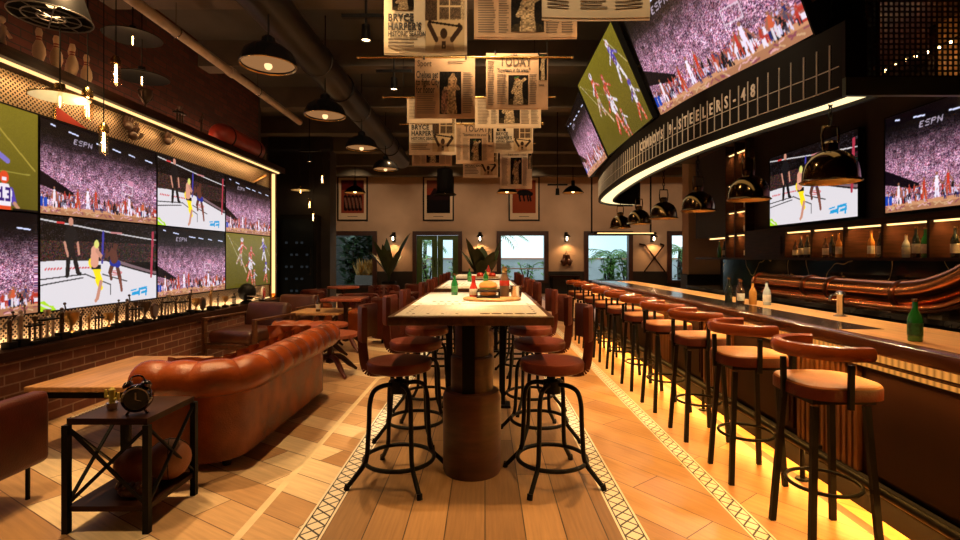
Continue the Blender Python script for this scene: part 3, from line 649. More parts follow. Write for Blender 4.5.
def tro_tower(m2, lb, loc, s):
    t = thing('trophy_tower', lb, 'trophy', loc, 0, 'trophies along the left ledge'); t.scale = (s, s, s)
    MB().box(-.045, .045, -.08, .08, 0, .035, bev=.004).build('base', BLACK, t)
    for y in (-.055, 0, .055): MB().lathe([(0, .035), (.014, .037), (.01, .05), (.01, .16), (.014, .175), (0, .176)], (0, y, 0), 12).build('column', m2, t)
    MB().box(-.04, .04, -.075, .075, .176, .19, bev=.003).build('deck', BLACK, t)
    m = MB(); m.lathe([(0, .19), (.018, .192), (.008, .21), (.02, .235), (.028, .265), (.024, .265), (.012, .235), (0, .232)]); m.ball((0, .055, .205), .015, 10); m.ball((0, -.055, .205), .015, 10); m.build('top_ornament', m2, t)
def tro_shield(m2, lb, loc, s):
    t = thing('trophy_plaque', lb, 'plaque', loc, 0, 'trophies along the left ledge'); t.scale = (s, s, s)
    MB().box(-.03, .03, -.05, .05, 0, .02, bev=.003).build('base', BLACK, t)
    P = [(0, .02), (.05, .06), (.062, .12), (.06, .185), (.025, .195), (0, .21), (-.025, .195), (-.06, .185), (-.062, .12), (-.05, .06)]
    MB().prism(P, -.012, .012, 'x').build('board', MWOOD, t); MB().prism([(u*.75, .118+(z-.118)*.75) for u, z in P], .012, .018, 'x').build('plate', m2, t)
tpx = [12, 23, 35, 49, 62, 73, 82, 91, 101, 111, 119, 128, 137, 147, 156, 164, 171, 178, 185, 191, 198, 204, 211, 219, 227, 236]
pat = 'fbttfcfftcfftcsftftfcsbfct'; mets = [BRZ, GOLDT, SILV, BRZ, BRZ]
nm = {'c': 'two-handled cup', 'f': 'standing figure', 't': 'three-column tower trophy', 's': 'shield plaque', 'b': 'figure'}
mn = {BRZ: 'dark bronze', GOLDT: 'gold', SILV: 'silver'}
for i, p_ in enumerate(tpx):
    y = 3.52*500/(485-p_); k = pat[i]; m2 = mets[(i*7+i//3) % 5]; s = .62+.38*random.random()
    f = {'c': tro_cup, 'f': tro_fig, 't': tro_tower, 's': tro_shield, 'b': tro_fig}[k]
    f(m2, '%s %s on the left ledge, %s from the near end' % (mn[m2], nm[k], ORD[i] if i else 'first'), (-3.52-.03*random.random(), y, .62), s)
t = thing('football_helmet', 'dark football helmet on the ledge below the football screen', 'helmet', (-3.52, 3.52*500/238, .62))
m = MB(); m.ball((0, 0, .17), .13, 20, (.95, 1.05, 1)); m.build('shell', BLACK, t)
m = MB()
for z in (.07, .12): m.tube(spline([(.06, -.12, z), (.17, -.08, z-.01), (.2, 0, z-.01), (.17, .08, z-.01), (.06, .12, z)], 4), .008, 6)
m.build('face_guard', SILV, t); MB().lathe([(.09, 0), (.09, .02), (.05, .05)], seg=16).build('stand', BLACK, t)
t = thing('round_badge', 'white round badge with a red letter at the lit end of the ledge', 'badge', (-3.5, 3.5*500/223, .62), R(12))
MB().lathe([(0, 0), (.10, 0), (.11, .012), (.10, .03), (0, .03)], (0, 0, .12), 28, Matrix.Rotation(R(90), 4, 'Y')).build('disc', mat('enamel_white', (.8, .74, .66), .4), t)
m = MB(); m.lathe([(.065, .03), (.082, .03), (.082, .036), (.065, .036), (.065, .03)], (0, 0, .12), 28, Matrix.Rotation(R(90), 4, 'Y')); RED = mat('enamel_red', (.55, .03, .025), .4); m.build('ring', RED, t)
me = text_mesh('D', .12, .002, .004, 'CENTER'); me.materials.append(RED); o = link('letter', me, t); o.location = (.034, 0, .078); o.rotation_euler = (R(90), 0, R(90))
MB().box(-.03, .05, -.06, .06, 0, .016).build('foot', BLACK, t)
t = thing('small_candle_lamp', 'small glowing votive beside the round badge', 'candle', (-3.5, 8.25, .62)); MB().lathe([(0, 0), (.035, 0), (.035, .09), (.03, .09), (.03, .01), (0, .01)], seg=16).build('cup', glass('amber_glass', (1, .7, .35), .1), t); MB().ball((0, 0, .045), .018, 8).build('flame', LED, t)
# things hung on the perforated panel
GLV = mat('glove_leather', (.045, .017, .007), .5, 0, var=.3)
for (px_, py_, lb) in ((130, 126, 'brown baseball glove on the perforated wall, nearest of the three'), (135, 136, 'brown baseball glove just below the nearest one'), (169, 141, 'dark baseball glove furthest along above the screens')):
    d = 3.6*500/(485-px_); z = 1.3+(257.5-py_)*d/500
    t = thing('baseball_glove', lb, 'glove', (-3.655, d, z), random.uniform(-.2, .2), 'gloves above the screens')
    t.scale = (.8, .8, .8); m = MB(); m.ball((.05, 0, 0), .07, 14, (.6, 1, .85)); m.build('pocket', GLV, t)
    for q in range(4): MB().tube(spline([(.04, -.05+.033*q, .03), (.06, -.065+.043*q, .085), (.075, -.06+.04*q, .12)], 4), [.02]*8+[.012], 8).build('finger', GLV, t)
    MB().tube(spline([(.04, .06, -.02), (.07, .10, .02), (.08, .11, .06)], 4), [.022]*8+[.014], 8).build('thumb', GLV, t)
t = thing('pennant', 'red pennant pinned to the perforated wall above the crowd screen', 'pennant', (-3.655, 4.35, 2.50))
MB().prism([(-.10, .09), (.26, -.03), (.24, -.11), (-.10, -.03)], 0, .008, 'x').build('cloth', mat('red_felt', (.42, .035, .025), .8), t); MB().tube([(.006, -.105, -.06), (.006, -.105, .11)], .008, 8).build('rod', BRASS, t)
t = thing('baseball_bat', 'pale baseball bat leaning in the lit top corner of the screen wall', 'bat', (-3.62, 7.9, 2.50))
MB().tube([(0, -.28, -.10), (0, -.26, -.09), (0, .05, .03), (0, .3, .13), (0, .36, .15)], [.017, .012, .018, .03, .02], 12).build('barrel', OAK, t); MB().box(-.03, .005, -.02, .02, -.03, .0).build('hook', BLACK, t)
# bowling pins and shelf pieces on the top beam
PIN = mat('worn_pin_white', (.52, .36, .22), .45, 0, var=.15)
for i, (px_, dx) in enumerate(((39, 0), (54, .02), (70, .02), (78, -.06), (91, -.04))):
    d = 3.5*500/(485-px_)
    t = thing('bowling_pin', 'bowling pin on the top beam, %s from the near end' % (ORD[i] if i else 'first'), 'bowling pin', (-3.50+dx, d, 2.82), 0, 'bowling pins on the beam')
    t.scale = (.74, .74, .74); MB().lathe([(0, 0), (.028, 0), (.03, .01), (.058, .11), (.052, .18), (.025, .25), (.023, .28), (.032, .335), (.022, .375), (0, .382)], seg=20).build('body', PIN, t)
    MB().lathe([(.0262, .243), (.0272, .25), (.0252, .26)], seg=20).build('stripe', mat('pin_red', (.25, .04, .03), .5), t); MB().lathe([(.0248, .272), (.0256, .28), (.027, .288)], seg=20).build('stripe', MATS['pin_red'], t)
t = thing('hockey_figure', 'small pale figurine on the top beam by the photo edge', 'figurine', (-3.68, 3.80, 2.82)); MB().box(-.05, .05, -.05, .05, 0, .03).build('base', BLACK, t)
MB().tube([(0, .03, .03), (0, .02, .1), (0, 0, .16), (0, 0, .24), (0, 0, .26)], [.015, .02, .025, .035, .015], 8).tube([(0, -.04, .03), (0, -.02, .1), (0, 0, .16)], [.015, .02, .022], 8).tube([(0, .03, .23), (0, .08, .18)], .012, 8).tube([(0, -.03, .23), (0, -.09, .27)], .012, 8).ball((0, 0, .29), .03, 10).build('figure', PIN, t)
t = thing('punching_bag', 'long red padded punching bag lying on the top beam', 'punching bag', (-3.62, 7.35, 2.82))
MB().tube([(0, -.62, .16), (0, -.58, .16), (0, -.52, .16), (0, .52, .16), (0, .58, .16), (0, .62, .16)], [.02, .12, .16, .16, .12, .02], 18).build('body', mat('red_vinyl', (.30, .035, .02), .4, 0, var=.25), t)
m = MB()
for y in (-.4, .4): m.lathe([(.162, -.02), (.168, 0), (.162, .02)], (0, y, .16), 20, Matrix.Rotation(R(90), 4, 'X'))
m.build('strap', BLACK, t)
for i, (y, lb) in enumerate(((5.3, 'dark cup trophy on the top beam beyond the bowling pins'), (5.9, 'dark tower trophy on the top beam before the punching bag'), (6.35, 'small figure trophy on the top beam nearest the punching bag'), (8.2, 'figure trophy on the top beam past the punching bag'))):
    (tro_cup, tro_tower, tro_fig, tro_fig)[i](BRZ, lb, (-3.6, y, 2.82), (1.1, 1, 1, 1.1)[i])

# ------------------------------------------------------------ chesterfield sofa, facing the screens
t = thing('chesterfield_sofa', 'rolled-arm chestnut leather chesterfield sofa with its back to the aisle', 'sofa', (-1.52, 3.02, 0))
def arc(cx, cy, r, a0, a1, n): return [(cx+r*math.cos(R(a0+(a1-a0)*i/n)), cy+r*math.sin(R(a0+(a1-a0)*i/n))) for i in range(n+1)]
# the outer line: near arm front -> near corner -> back -> far corner -> far arm front (travel so that outward lies to the right)
L = 1.86; path = [(-.54, 0), (-.46, 0), (-.38, 0), (-.3, 0)]+arc(-.22, .22, .22, -90, 0, 10)+[(0, .22+(L-.44)*i/24) for i in range(1, 24)]+arc(-.22, L-.22, .22, 0, 90, 10)+[(-.3, L), (-.38, L), (-.46, L), (-.54, L)]
MB().sweep(path, [(0, .05), (0, .50), (-.10, .54), (-.15, .50), (-.15, .05)]).build('body_shell', LEATHER, t)
roll = [(.035+.122*math.cos(2*PI*k/18), .575+.112*math.sin(2*PI*k/18)) for k in range(18)]
fine = []
for a, b in zip(path, path[1:]):
    for j in range(4): fine.append((a[0]+(b[0]-a[0])*j/4, a[1]+(b[1]-a[1])*j/4))
fine.append(path[-1])
m = MB(); m.sweep(fine, roll, True)
run = [0]
for a, b in zip(fine, fine[1:]): run.append(run[-1]+math.dist(a, b))
m.bm.verts.ensure_lookup_table(); ns = len(roll)
for i in range(len(fine)):
    q = abs(math.sin(PI*run[i]/.17))**.5; c = sum((m.bm.verts[i*ns+k].co for k in range(ns)), Vector())/ns
    for k in range(ns):
        v = m.bm.verts[i*ns+k]; top = max(0, math.sin(2*PI*k/18+.5)); v.co = c+(v.co-c)*(1-.2*top*(1-q))
m.build('rolled_top', LEATHER, t)
# tufted inner back and arms: quilted surface with a deep button at each crossing
def quilt(fn, nu, nv, U, V):
    m = MB(); g = []
    for j in range(nv+1):
        row = []
        for i in range(nu+1):
            u, v = U*i/nu, V*j/nv; a = u/.17+v/.2; b = u/.17-v/.2
            h = abs(math.sin(PI*a))**.5*abs(math.sin(PI*b))**.5; row.append(m.bm.verts.new(fn(u, v, .045*h)))
        g.append(row)
    for j in range(nv):
        for i in range(nu): m.bm.faces.new((g[j][i], g[j][i+1], g[j+1][i+1], g[j+1][i]))
    return m
quilt(lambda u, v, h: Vector((-.15-h-.06*(1-v/.3), .1+u, .36+v)), 64, 14, L-.2, .3).build('tufted_back', LEATHER, t)
quilt(lambda u, v, h: Vector((-.52+u, .15+h, .36+v)), 20, 14, .4, .3).build('tufted_arm', LEATHER, t)
quilt(lambda u, v, h: Vector((-.52+u, L-.15-h, .36+v)), 20, 14, .4, .3).build('tufted_arm', LEATHER, t)
for i in range(2): MB().box(-.56, -.16, .16+.77*i, .155+.77*(i+1), .28, .43, bev=.05).build('seat_cushion', LEATHER, t)
MB().box(-.54, -.14, .14, L-.14, .06, .3, bev=.02).build('seat_base', LEATHER, t)
m = MB()
for (x, y) in ((-.48, .08), (-.48, L-.08), (-.1, .12), (-.1, L-.12)): MB().lathe([(0, 0), (.022, 0), (.03, .03), (.03, .06), (0, .06)], (x, y, 0), 12).build('foot', DWOOD, t)
for y in (0, L):
    MB().lathe([(0, 0), (.08, 0), (.07, .02), (0, .03)], (-.54, y, .575), 18, Matrix.Rotation(R(-90), 4, 'Y')).build('arm_rosette', LEATHER, t)

# ------------------------------------------------------------ dark side table with X braces, and what stands on it
t = thing('side_table', 'dark metal side table with X-braced sides and a lower shelf', 'side table', (-1.785, 2.55, 0))
hx, hy, H = .19, .19, .54
MB().box(-hx, hx, -hy, hy, H-.03, H).build('table_top', DWOOD, t); MB().box(-hx, hx, -hy, hy, .10, .125).build('shelf', DWOOD, t)
for sx in (-1, 1):
    for sy in (-1, 1): MB().box(sx*hx-.014, sx*hx+.014, sy*hy-.014, sy*hy+.014, 0, H-.03).build('leg', BLACK, t)
for sx in (-1, 1): MB().bar((sx*hx, -hy, .13), (sx*hx, hy, H-.04), .016, .008).bar((sx*hx, -hy, H-.04), (sx*hx, hy, .13), .016, .008).build('cross_brace', BLACK, t)
for sy in (-1,): MB().bar((-hx, sy*hy, .13), (hx, sy*hy, H-.04), .016, .008, (0, 1, 0)).bar((-hx, sy*hy, H-.04), (hx, sy*hy, .13), .016, .008, (0, 1, 0)).build('cross_brace', BLACK, t)
m = MB()
for i in range(18): m.lathe([(0, 0), (.0085, 0), (.007, .004), (0, .005)], (-hx+.015, -hy+.02+.02*i, H), 8)
m.build('studs', mat('pale_stud', (.6, .5, .36), .4), t)
t = thing('leather_ball', 'dark red leather medicine ball at the left of the table shelf', 'ball', (-1.82, 2.60, .125), .3); BL = mat('worn_ball_leather', (.12, .02, .012), .5, 0, var=.25, bump=.2, bscale=150)
MB().ball((0, 0, .095), .095, 24).build('body', BL, t); MB().tube([(.0955*math.cos(a*PI/12), 0, .095+.0955*math.sin(a*PI/12)) for a in range(24)], .0025, 6, True).build('seam', BLACK, t)
t = thing('basketball', 'brown leather basketball at the right of the table shelf', 'ball', (-1.68, 2.66, .125), .5); BL2 = mat('brown_ball_leather', (.20, .07, .028), .5, 0, var=.25, bump=.2, bscale=150)
MB().ball((0, 0, .105), .105, 24).build('body', BL2, t); MB().tube([(.1055*math.cos(a*PI/12), 0, .105+.1055*math.sin(a*PI/12)) for a in range(24)], .0025, 6, True).tube([(0, .1055*math.cos(a*PI/12), .105+.1055*math.sin(a*PI/12)) for a in range(24)], .0025, 6, True).build('seam', BLACK, t)
t = thing('baseball_mitt', 'small dark folded mitt at the front of the table shelf', 'glove', (-1.73, 2.45, .125)); MB().ball((0, 0, .035), .06, 14, (1.1, .7, .58)).build('palm', LEATHER_D, t)
for q in range(4): MB().tube([(-.04+.028*q, .0, .05), (-.05+.033*q, -.02, .075), (-.045+.03*q, -.04, .06)], [.014, .013, .01], 8).build('finger', LEATHER_D, t)
t = thing('alarm_clock', 'shiny black twin-bell alarm clock on the dark side table', 'clock', (-1.69, 2.43, .54), R(20)); t.scale = (1.12, 1.12, 1.12); CH = mat('black_chrome', (.16, .16, .18), .08, 1)
MY = Matrix.Rotation(R(90), 4, 'X')
MB().lathe([(0, -.025), (.05, -.025), (.058, -.015), (.058, .015), (.052, .028), (.046, .026), (.046, .02), (0, .02)], (0, 0, .068), 28, MY).build('case', CH, t)
MB().lathe([(0, 0), (.045, 0), (.045, .002), (0, .002)], (0, -.021, .068), 24, MY).build('dial', mat('clock_dial', (.03, .03, .03), .2), t)
MB().box(-.003, .003, -.0245, -.0232, .068, .098).bar((0, -.024, .068), (.022, -.024, .06), .004, .002).build('hand', STEEL, t)
for sx in (-1, 1): MB().lathe([(.022, 0), (.02, .012), (.01, .02), (0, .022), (0, .018), (.018, .01), (.02, 0), (.022, 0)], (sx*.032, 0, .122), 14, Matrix.Rotation(R(sx*25), 4, 'Y')).build('bell', CH, t); MB().bar((sx*.025, 0, .02), (sx*.04, 0, 0), .009).build('foot', CH, t)
MB().tube(spline([(-.03, 0, .14), (-.015, 0, .163), (.015, 0, .163), (.03, 0, .14)], 4), .004, 6).build('handle', CH, t)
t = thing('cactus_pot', 'tiny yellow-green cactus ornament behind the alarm clock', 'plant', (-1.865, 2.50, .54)); YG = mat('cactus_yellow', (.42, .33, .05), .6, 0, var=.3)
MB().lathe([(0, 0), (.02, 0), (.026, .035), (0, .035)], seg=14).build('pot', STEEL, t); MB().tube([(0, 0, .03), (0, 0, .1), (0, 0, .112)], [.014, .015, .004], 10).tube([(0, 0, .06), (-.03, 0, .065), (-.032, 0, .10)], [.008, .009, .006], 8).tube([(0, 0, .05), (.03, 0, .055), (.032, 0, .085)], [.008, .009, .006], 8).build('stems', YG, t)

# ------------------------------------------------------------ low furniture on the left
t = thing('coffee_table', 'low pale-wood coffee table between the sofa and the screen wall', 'coffee table', (-2.67, 3.78, 0))
MB().box(-.34, .34, -.52, .52, .42, .455, bev=.006).build('table_top', OAK, t); MB().box(-.3, .3, -.48, .48, .37, .42).build('apron', BLACK, t)
for sx in (-1, 1):
    for sy in (-1, 1): MB().box(sx*.29-.02, sx*.29+.02, sy*.46-.02, sy*.46+.02, 0, .37).build('leg', BLACK, t)
def boxy(t, w, d, lm):
    MB().box(-w/2, -w/2+.1, -d/2, d/2, .18, .57, bev=.035).build('arm', lm, t); MB().box(w/2-.1, w/2, -d/2, d/2, .18, .57, bev=.035).build('arm', lm, t)
    MB().box(-w/2+.1, w/2-.1, -d/2, d/2-.16, .22, .42, bev=.04).build('seat', lm, t); MB().box(-w/2+.1, w/2-.1, d/2-.16, d/2, .2, .7, bev=.045).build('backrest', lm, t)
    for sx in (-1, 1):
        for sy in (-1, 1): MB().cyl((sx*(w/2-.06), sy*(d/2-.08), 0), (sx*(w/2-.06), sy*(d/2-.08), .19), .011, seg=10).build('leg', BLACK, t)
boxy(thing('lounge_chair', 'dark oxblood boxy lounge chair on thin legs at the left photo edge', 'armchair', (-2.74, 2.42, 0), R(180)), .68, .70, LEATHER_R)
def lounge(label, loc, rz):
    t = thing('wood_frame_armchair', label, 'armchair', loc, rz, 'wood-framed leather armchairs'); Wd = MWOOD
    MB().box(-.31, .31, -.38, .26, .27, .43, bev=.06).build('seat_cushion', LEATHER_D, t)
    m = MB(); M = Matrix.Translation((0, .29, .36)) @ Matrix.Rotation(R(-14), 4, 'X'); m.box(-.31, .31, -.09, .07, 0, .36, M, bev=.06); m.build('back_cushion', LEATHER_D, t)
    for sx in (-1, 1):
        m = MB(); m.box(sx*.355-.025, sx*.355+.025, -.38, .38, .555, .58, bev=.006).box(sx*.355-.022, sx*.355+.022, -.38, -.335, 0, .555).box(sx*.355-.022, sx*.355+.022, .335, .38, 0, .555).box(sx*.355-.015, sx*.355+.015, -.335, .335, .22, .27); m.build('arm_frame', Wd, t)
    MB().box(-.34, .34, -.37, -.33, .21, .26).build('cross_rail', Wd, t); MB().box(-.34, .34, .3, .34, .21, .26).build('cross_rail', Wd, t)
lounge('brown leather armchair with wooden arms between the sofa and the ledge', (-2.93, 6.25, 0), R(-15))
lounge('brown leather armchair further back below the lit end of the screen wall', (-3.0, 7.6, 0), R(-8))
def tub(label, loc, rz):
    t = thing('tub_chair', label, 'armchair', loc, rz, 'red-brown leather tub chairs'); P = arc(0, 0, .33, -200, 20, 22)
    # open towards +y
    m = MB(); m.sweep(P, [(0, .08), (.01, .66), (-.02, .69), (-.07, .69), (-.09, .66), (-.09, .08)]); m.build('wraparound_back', LEATHER_R, t)
    MB().lathe([(0, .1), (.24, .1), (.25, .4), (.2, .44), (0, .45)], seg=24).build('seat', LEATHER, t)
    m = MB()
    for k in range(9):
        a = R(-190+25*k)
        for z in (.54, .62): m.ball((.24*math.cos(a), .24*math.sin(a), z), .035, 8, (1, 1, .8))
    m.build('tufts', LEATHER_R, t)
    for k in range(4): a = PI/4+k*PI/2; MB().cyl((.2*math.cos(a), .2*math.sin(a), 0), (.2*math.cos(a), .2*math.sin(a), .1), .018, seg=8).build('leg', BLACK, t)
def cafe(label, loc, h, r, topm, sq=False):
    t = thing('cafe_table', label, 'table', loc, 0, 'small tables at the back left')
    if sq: MB().box(-r, r, -r, r, h-.035, h, bev=.006).build('table_top', topm, t)
    else: MB().lathe([(0, h-.035), (r, h-.035), (r+.005, h-.018), (r, h), (0, h)], seg=32).build('table_top', topm, t)
    MB().lathe([(0, .12), (.05, .14), (.035, .22), (.03, h-.12), (.08, h-.035), (0, h-.036)], seg=14).build('pedestal', DWOOD, t)
    for k in range(4):
        a = PI/4+k*PI/2; c, s = math.cos(a), math.sin(a); MB().tube(spline([(0, 0, .2), (.12*c, .12*s, .19), (.24*c, .24*s, .09), (.33*c, .33*s, .018)], 4), [.03]*9+[.024, .02, .018, .016][:4], 8).build('claw_leg', LEATHER_R if k % 2 else DWOOD, t)
REDW = mat('red_stained_wood', (.30, .07, .03), .3, 0, var=.3, scale=6, stretch=(8, 1, 1))
cafe('low claw-foot table showing past the end of the sofa', (-1.72, 5.55, 0), .46, .3, REDW)
cafe('pale square-topped table with a dark bottle near the screen wall end', (-2.32, 7.1, 0), .55, .34, OAK, True)
cafe('low red-topped round table in front of the pale square one', (-2.05, 6.35, 0), .46, .3, REDW)
cafe('taller red-topped table left of the communal table', (-1.95, 7.0, 0), .74, .27, REDW, True)
cafe('red-topped table far back before the planting window', (-2.75, 9.7, 0), .74, .3, REDW)
for a in (('red-brown tub chair nearest the communal table, its back to the camera', (-1.42, 7.75, 0), 0), ('red-brown tub chair second along the communal table side', (-1.42, 9.2, 0), R(10)), ('tufted tub chair behind the taller red-topped table', (-2.1, 8.3, 0), R(-170)),
          ('tufted tub chair under the left far window', (-3.15, 9.5, 0), R(-80)), ('tufted tub chair at the far back centre-left', (-2.2, 10.9, 0), R(180)), ('tub chair farthest back, left of the double door', (-1.55, 11.8, 0), R(30))): tub(*a)
def bottle(name, label, loc, h, r, m, lab=None, grp=None, cat='bottle', capm=None):
    t = thing(name, label, cat, loc, random.uniform(0, 6), grp)
    MB().lathe([(0, 0), (r*.92, 0), (r, h*.03), (r, h*.52), (r*.85, h*.62), (r*.38, h*.76), (r*.34, h*.95), (r*.42, h*.955), (r*.42, h*.985), (0, h*.985)], seg=18).build('body', m, t)
    if lab: MB().lathe([(r*1.012, h*.14), (r*1.02, h*.15), (r*1.02, h*.43), (r*1.012, h*.44)], seg=18).build('label_wrap', lab, t)
    MB().lathe([(r*.44, h*.94), (r*.45, h*1.0), (0, h*1.005)], seg=12).build('cap', capm or BRASS, t)
    return t
GRNG = mat('green_bottle_glass', (.015, .16, .03), .08, 0, spec=.8, coat=.4); BRNG = mat('brown_bottle_glass', (.05, .02, .008), .08, 0, spec=.8, coat=.4); DKG = mat('dark_bottle_glass', (.01, .014, .01), .08, 0, spec=.8, coat=.4)
LBLC = mat('cream_label', (.62, .55, .42), .6, 0, var=.25, scale=30); LBLG = mat('green_label', (.06, .25, .06), .6, 0, var=.4, scale=40); AMBG = mat('amber_spirit', (.40, .17, .03), .1, 0, coat=.4); CLRG = mat('pale_spirit', (.40, .42, .38), .1, 0, coat=.4)
bottle('beer_bottle', 'dark beer bottle standing on the pale square table at the back left', (-2.32, 6.95, .55), .24, .031, BRNG, LBLC)
# bottles etc may come later
# ------------------------------------------------------------ communal tables made of bowling lane
TXC, TZ = -.08, .97
LANE = mat('lane_maple', (.86, .82, .74), .28, 0, var=.08, scale=4, stretch=(30, 1, 30))
ARROW = mat('lane_dot', (.045, .025, .015), .4)
DRUMW = mat('log_wood', (.065, .019, .008), .42, 0, var=.3, scale=3, stretch=(2, 2, 8), bump=.2)
def communal(label, y0, y1):
    t = thing('communal_table', label, 'table', (TXC, y0, 0), 0, 'bowling-lane communal tables'); L = y1-y0; hw = .47
    MB().box(-hw, hw, 0, L, TZ-.055, TZ-.004, bev=.004).build('frame', MWOOD, t); MB().box(-hw+.035, hw-.035, .02, L-.02, TZ-.02, TZ).build('lane_top', LANE, t)
    m = MB()
    for k in range(5): m.lathe([(0, 0), (.03, 0), (.03, .0012), (0, .0012)], (.08+.068*k, .12, TZ), 14, sx=1, sy=.8)
    for k in range(4): m.lathe([(0, 0), (.009, 0), (.009, .0012), (0, .0012)], (-.34+.085*k, .12, TZ), 10)
    for k in range(6): m.lathe([(0, 0), (.017, 0), (.017, .0012), (0, .0012)], (-.30+.055*k, L*.48+.02*k*0, TZ), 10)
    for k in range(7):
        for sx in (-1, 1): m.lathe([(0, 0), (.008, 0), (.008, .0012), (0, .0012)], (sx*.38, .15+.1*k, TZ), 8)
    for k in range(4): m.prism([(-.25+.05*k-.012, L*.36+.04*k*0), (-.25+.05*k+.012, L*.36), (-.25+.05*k, L*.36+.05)], TZ, TZ+.0012)
    m.build('lane_markers', ARROW, t)
    MB().box(-hw+.02, hw-.02, L*.40, L*.40+.02, TZ-.004, TZ+.0006).build('seam_strip', OAK, t)
    # front pedestal: log drum, narrower log above, flat steel post
    MB().lathe([(0, 0), (.172, 0), (.178, .02), (.178, .46), (.165, .49), (0, .495)], (0, .25, 0), 36).build('log_drum', DRUMW, t)
    MB().lathe([(0, .49), (.13, .49), (.13, .69), (.122, .70), (.105, .702), (.105, .915), (0, .915)], (0, .27, 0), 32).build('upper_log', DRUMW, t)
    MB().box(-.055, .02, .135, .16, .49, .915).build('steel_post', BLACK, t)
    for sx in (-1, 1):
        MB().box(sx*.23-.025, sx*.23+.025, L*.8-.025, L*.8+.025, .02, .915).build('steel_leg', BLACK, t)
    MB().box(-.30, .30, L*.8-.08, L*.8+.08, 0, .02).build('foot_plate', BLACK, t)
    return t
communal('pale bowling-lane communal table nearest the camera, a burger board on it', 2.82, 4.78)
communal('pale bowling-lane communal table second in the row', 5.36, 7.32)
communal('pale bowling-lane communal table farthest in the row', 7.86, 9.85)
# stools around them
def counter_stool(label, loc, rz, group, leg0=60):
    t = thing('industrial_stool', label, 'stool', loc, rz, group)   # backrest towards local +x
    MB().lathe([(0, .635), (.165, .635), (.185, .645), (.19, .68), (.182, .698), (.15, .703), (0, .705)], seg=36).build('seat', SEATL, t)
    MB().cyl((0, 0, .50), (0, 0, .635), .02).lathe([(0, .615), (.09, .62), (.09, .634), (0, .636)], seg=16).build('screw_post', BLACK, t)
    MB().lathe([(.03, .50), (.052, .505), (.052, .575), (.03, .58), (.03, .50)], seg=18).build('hub', BLACK, t)
    for k in range(4):
        a = R(leg0)+k*PI/2; c, s = math.cos(a), math.sin(a)
        pts = [(.04*c, .04*s, .555), (.10*c, .10*s, .555), (.155*c, .155*s, .53), (.178*c, .178*s, .46), (.182*c, .182*s, .36), (.188*c, .188*s, .26), (.2*c, .2*s, .14), (.255*c, .255*s, .07), (.31*c, .31*s, .012)]
        g = MB().tube(spline(pts, 4), .0135, 10).build('leg', BLACK, t)
        MB().cyl((.312*c, .312*s, 0), (.304*c, .304*s, .03), .016).build('foot_cap', BLACK, g)
    MB().tube([(.203*math.cos(k*PI/18), .203*math.sin(k*PI/18), .122) for k in range(36)], .0125, 10, True).build('foot_ring', BLACK, t)
    m = MB(); ps = spline([(.08, 0, .628), (.17, 0, .628), (.2, 0, .66), (.215, 0, .76), (.22, 0, .86)], 4)
    for a, b in zip(ps, ps[1:]): m.bar(a, b+(b-a)*.12, .055, .012, (0, 1, 0))
    m.build('back_post', SEATL, t)
    P = [(.222-.05*(abs(k)/8)**2, .14*k/8) for k in range(-8, 9)]
    MB().sweep(P, [(-.013, .82), (.013, .82), (.017, .835), (.017, 1.005), (.013, 1.02), (-.013, 1.02), (-.017, 1.005), (-.017, .835)], True).build('backrest', SEATL, t)
    return t
SEATL = mat('reddish_seat_leather', (.11, .02, .008), .4, 0, var=.3, scale=5, bump=.2, bscale=120, spec=.3)
tn = ['nearest', 'second', 'farthest']
st0 = {}
for ti, y0 in enumerate((2.95, 5.62, 8.1)):
    for k in range(3):
        for side in (-1, 1):
            y = y0+.70*k; x = TXC+(side*.46 if side > 0 else -.43); x = .395 if side > 0 else -.505
            lb = 'round-seat stool on the %s side of the %s communal table, %s of its three' % ('bar' if side > 0 else 'sofa', tn[ti], ['first', 'second', 'third'][k])
            if side not in st0: st0[side] = counter_stool(lb, (x, y, 0), 0 if side > 0 else PI, 'industrial stools at the communal tables', 60 if side > 0 else 30)
            else: again(st0[side], lb, (x, y, 0), (0 if side > 0 else PI)+random.uniform(-.1, .1))

# ------------------------------------------------------------ bar counter
BX0, BX1, BY0, BY1, BZ = 1.80, 2.50, 1.2, 8.45, .905
BTOP = mat('glossy_bar_wood', (.50, .25, .08), .32, 0, var=.25, scale=4, stretch=(6, .8, 6), coat=.1)
RAILW = mat('rail_wood', (.07, .022, .007), .22, 0, var=.3, scale=4, stretch=(6, .8, 6), coat=.2)
STONE_REFL = mat('dark_stone_and_reflection', (.016, .012, .009), .16, 0, var=.8, scale=5, stretch=(5, 1.2, 1), spec=.3)  # back counter stone; also colours the painted reflection in the bar top
MAROON = mat('dark_maroon_panel', (.013, .0035, .0025), .5, 0, var=.3, scale=3, spec=.15)
SLATW = mat('orange_slat_wood', (.085, .028, .007), .4, 0, var=.35, scale=4, stretch=(8, 8, 1))
YLED = glow('bar_led', (1, .36, .06), 1.0); _n = YLED.node_tree; _t = _n.nodes.new('ShaderNodeTexCoord'); _s = _n.nodes.new('ShaderNodeSeparateXYZ'); _n.links.new(_t.outputs['Object'], _s.inputs[0])
_e = [q for q in _n.nodes if q.type == 'EMISSION'][0]; _n.links.new(mathn(_n, 'MULTIPLY_ADD', mathn(_n, 'ABSOLUTE', mathn(_n, 'SINE', mathn(_n, 'MULTIPLY', _s.outputs[1], 90))), .45, .3), _e.inputs['Strength'])
t = thing('bar_counter', 'long dark bar counter with a glossy wood top and glowing edge lines', 'bar', (0, 0, 0))
MB().box(2.0, BX1, BY0, BY1, .845, BZ-.001).box(2.2, BX1, BY0, BY1, BZ-.03, BZ).build('counter_top', BTOP, t, smooth=False)
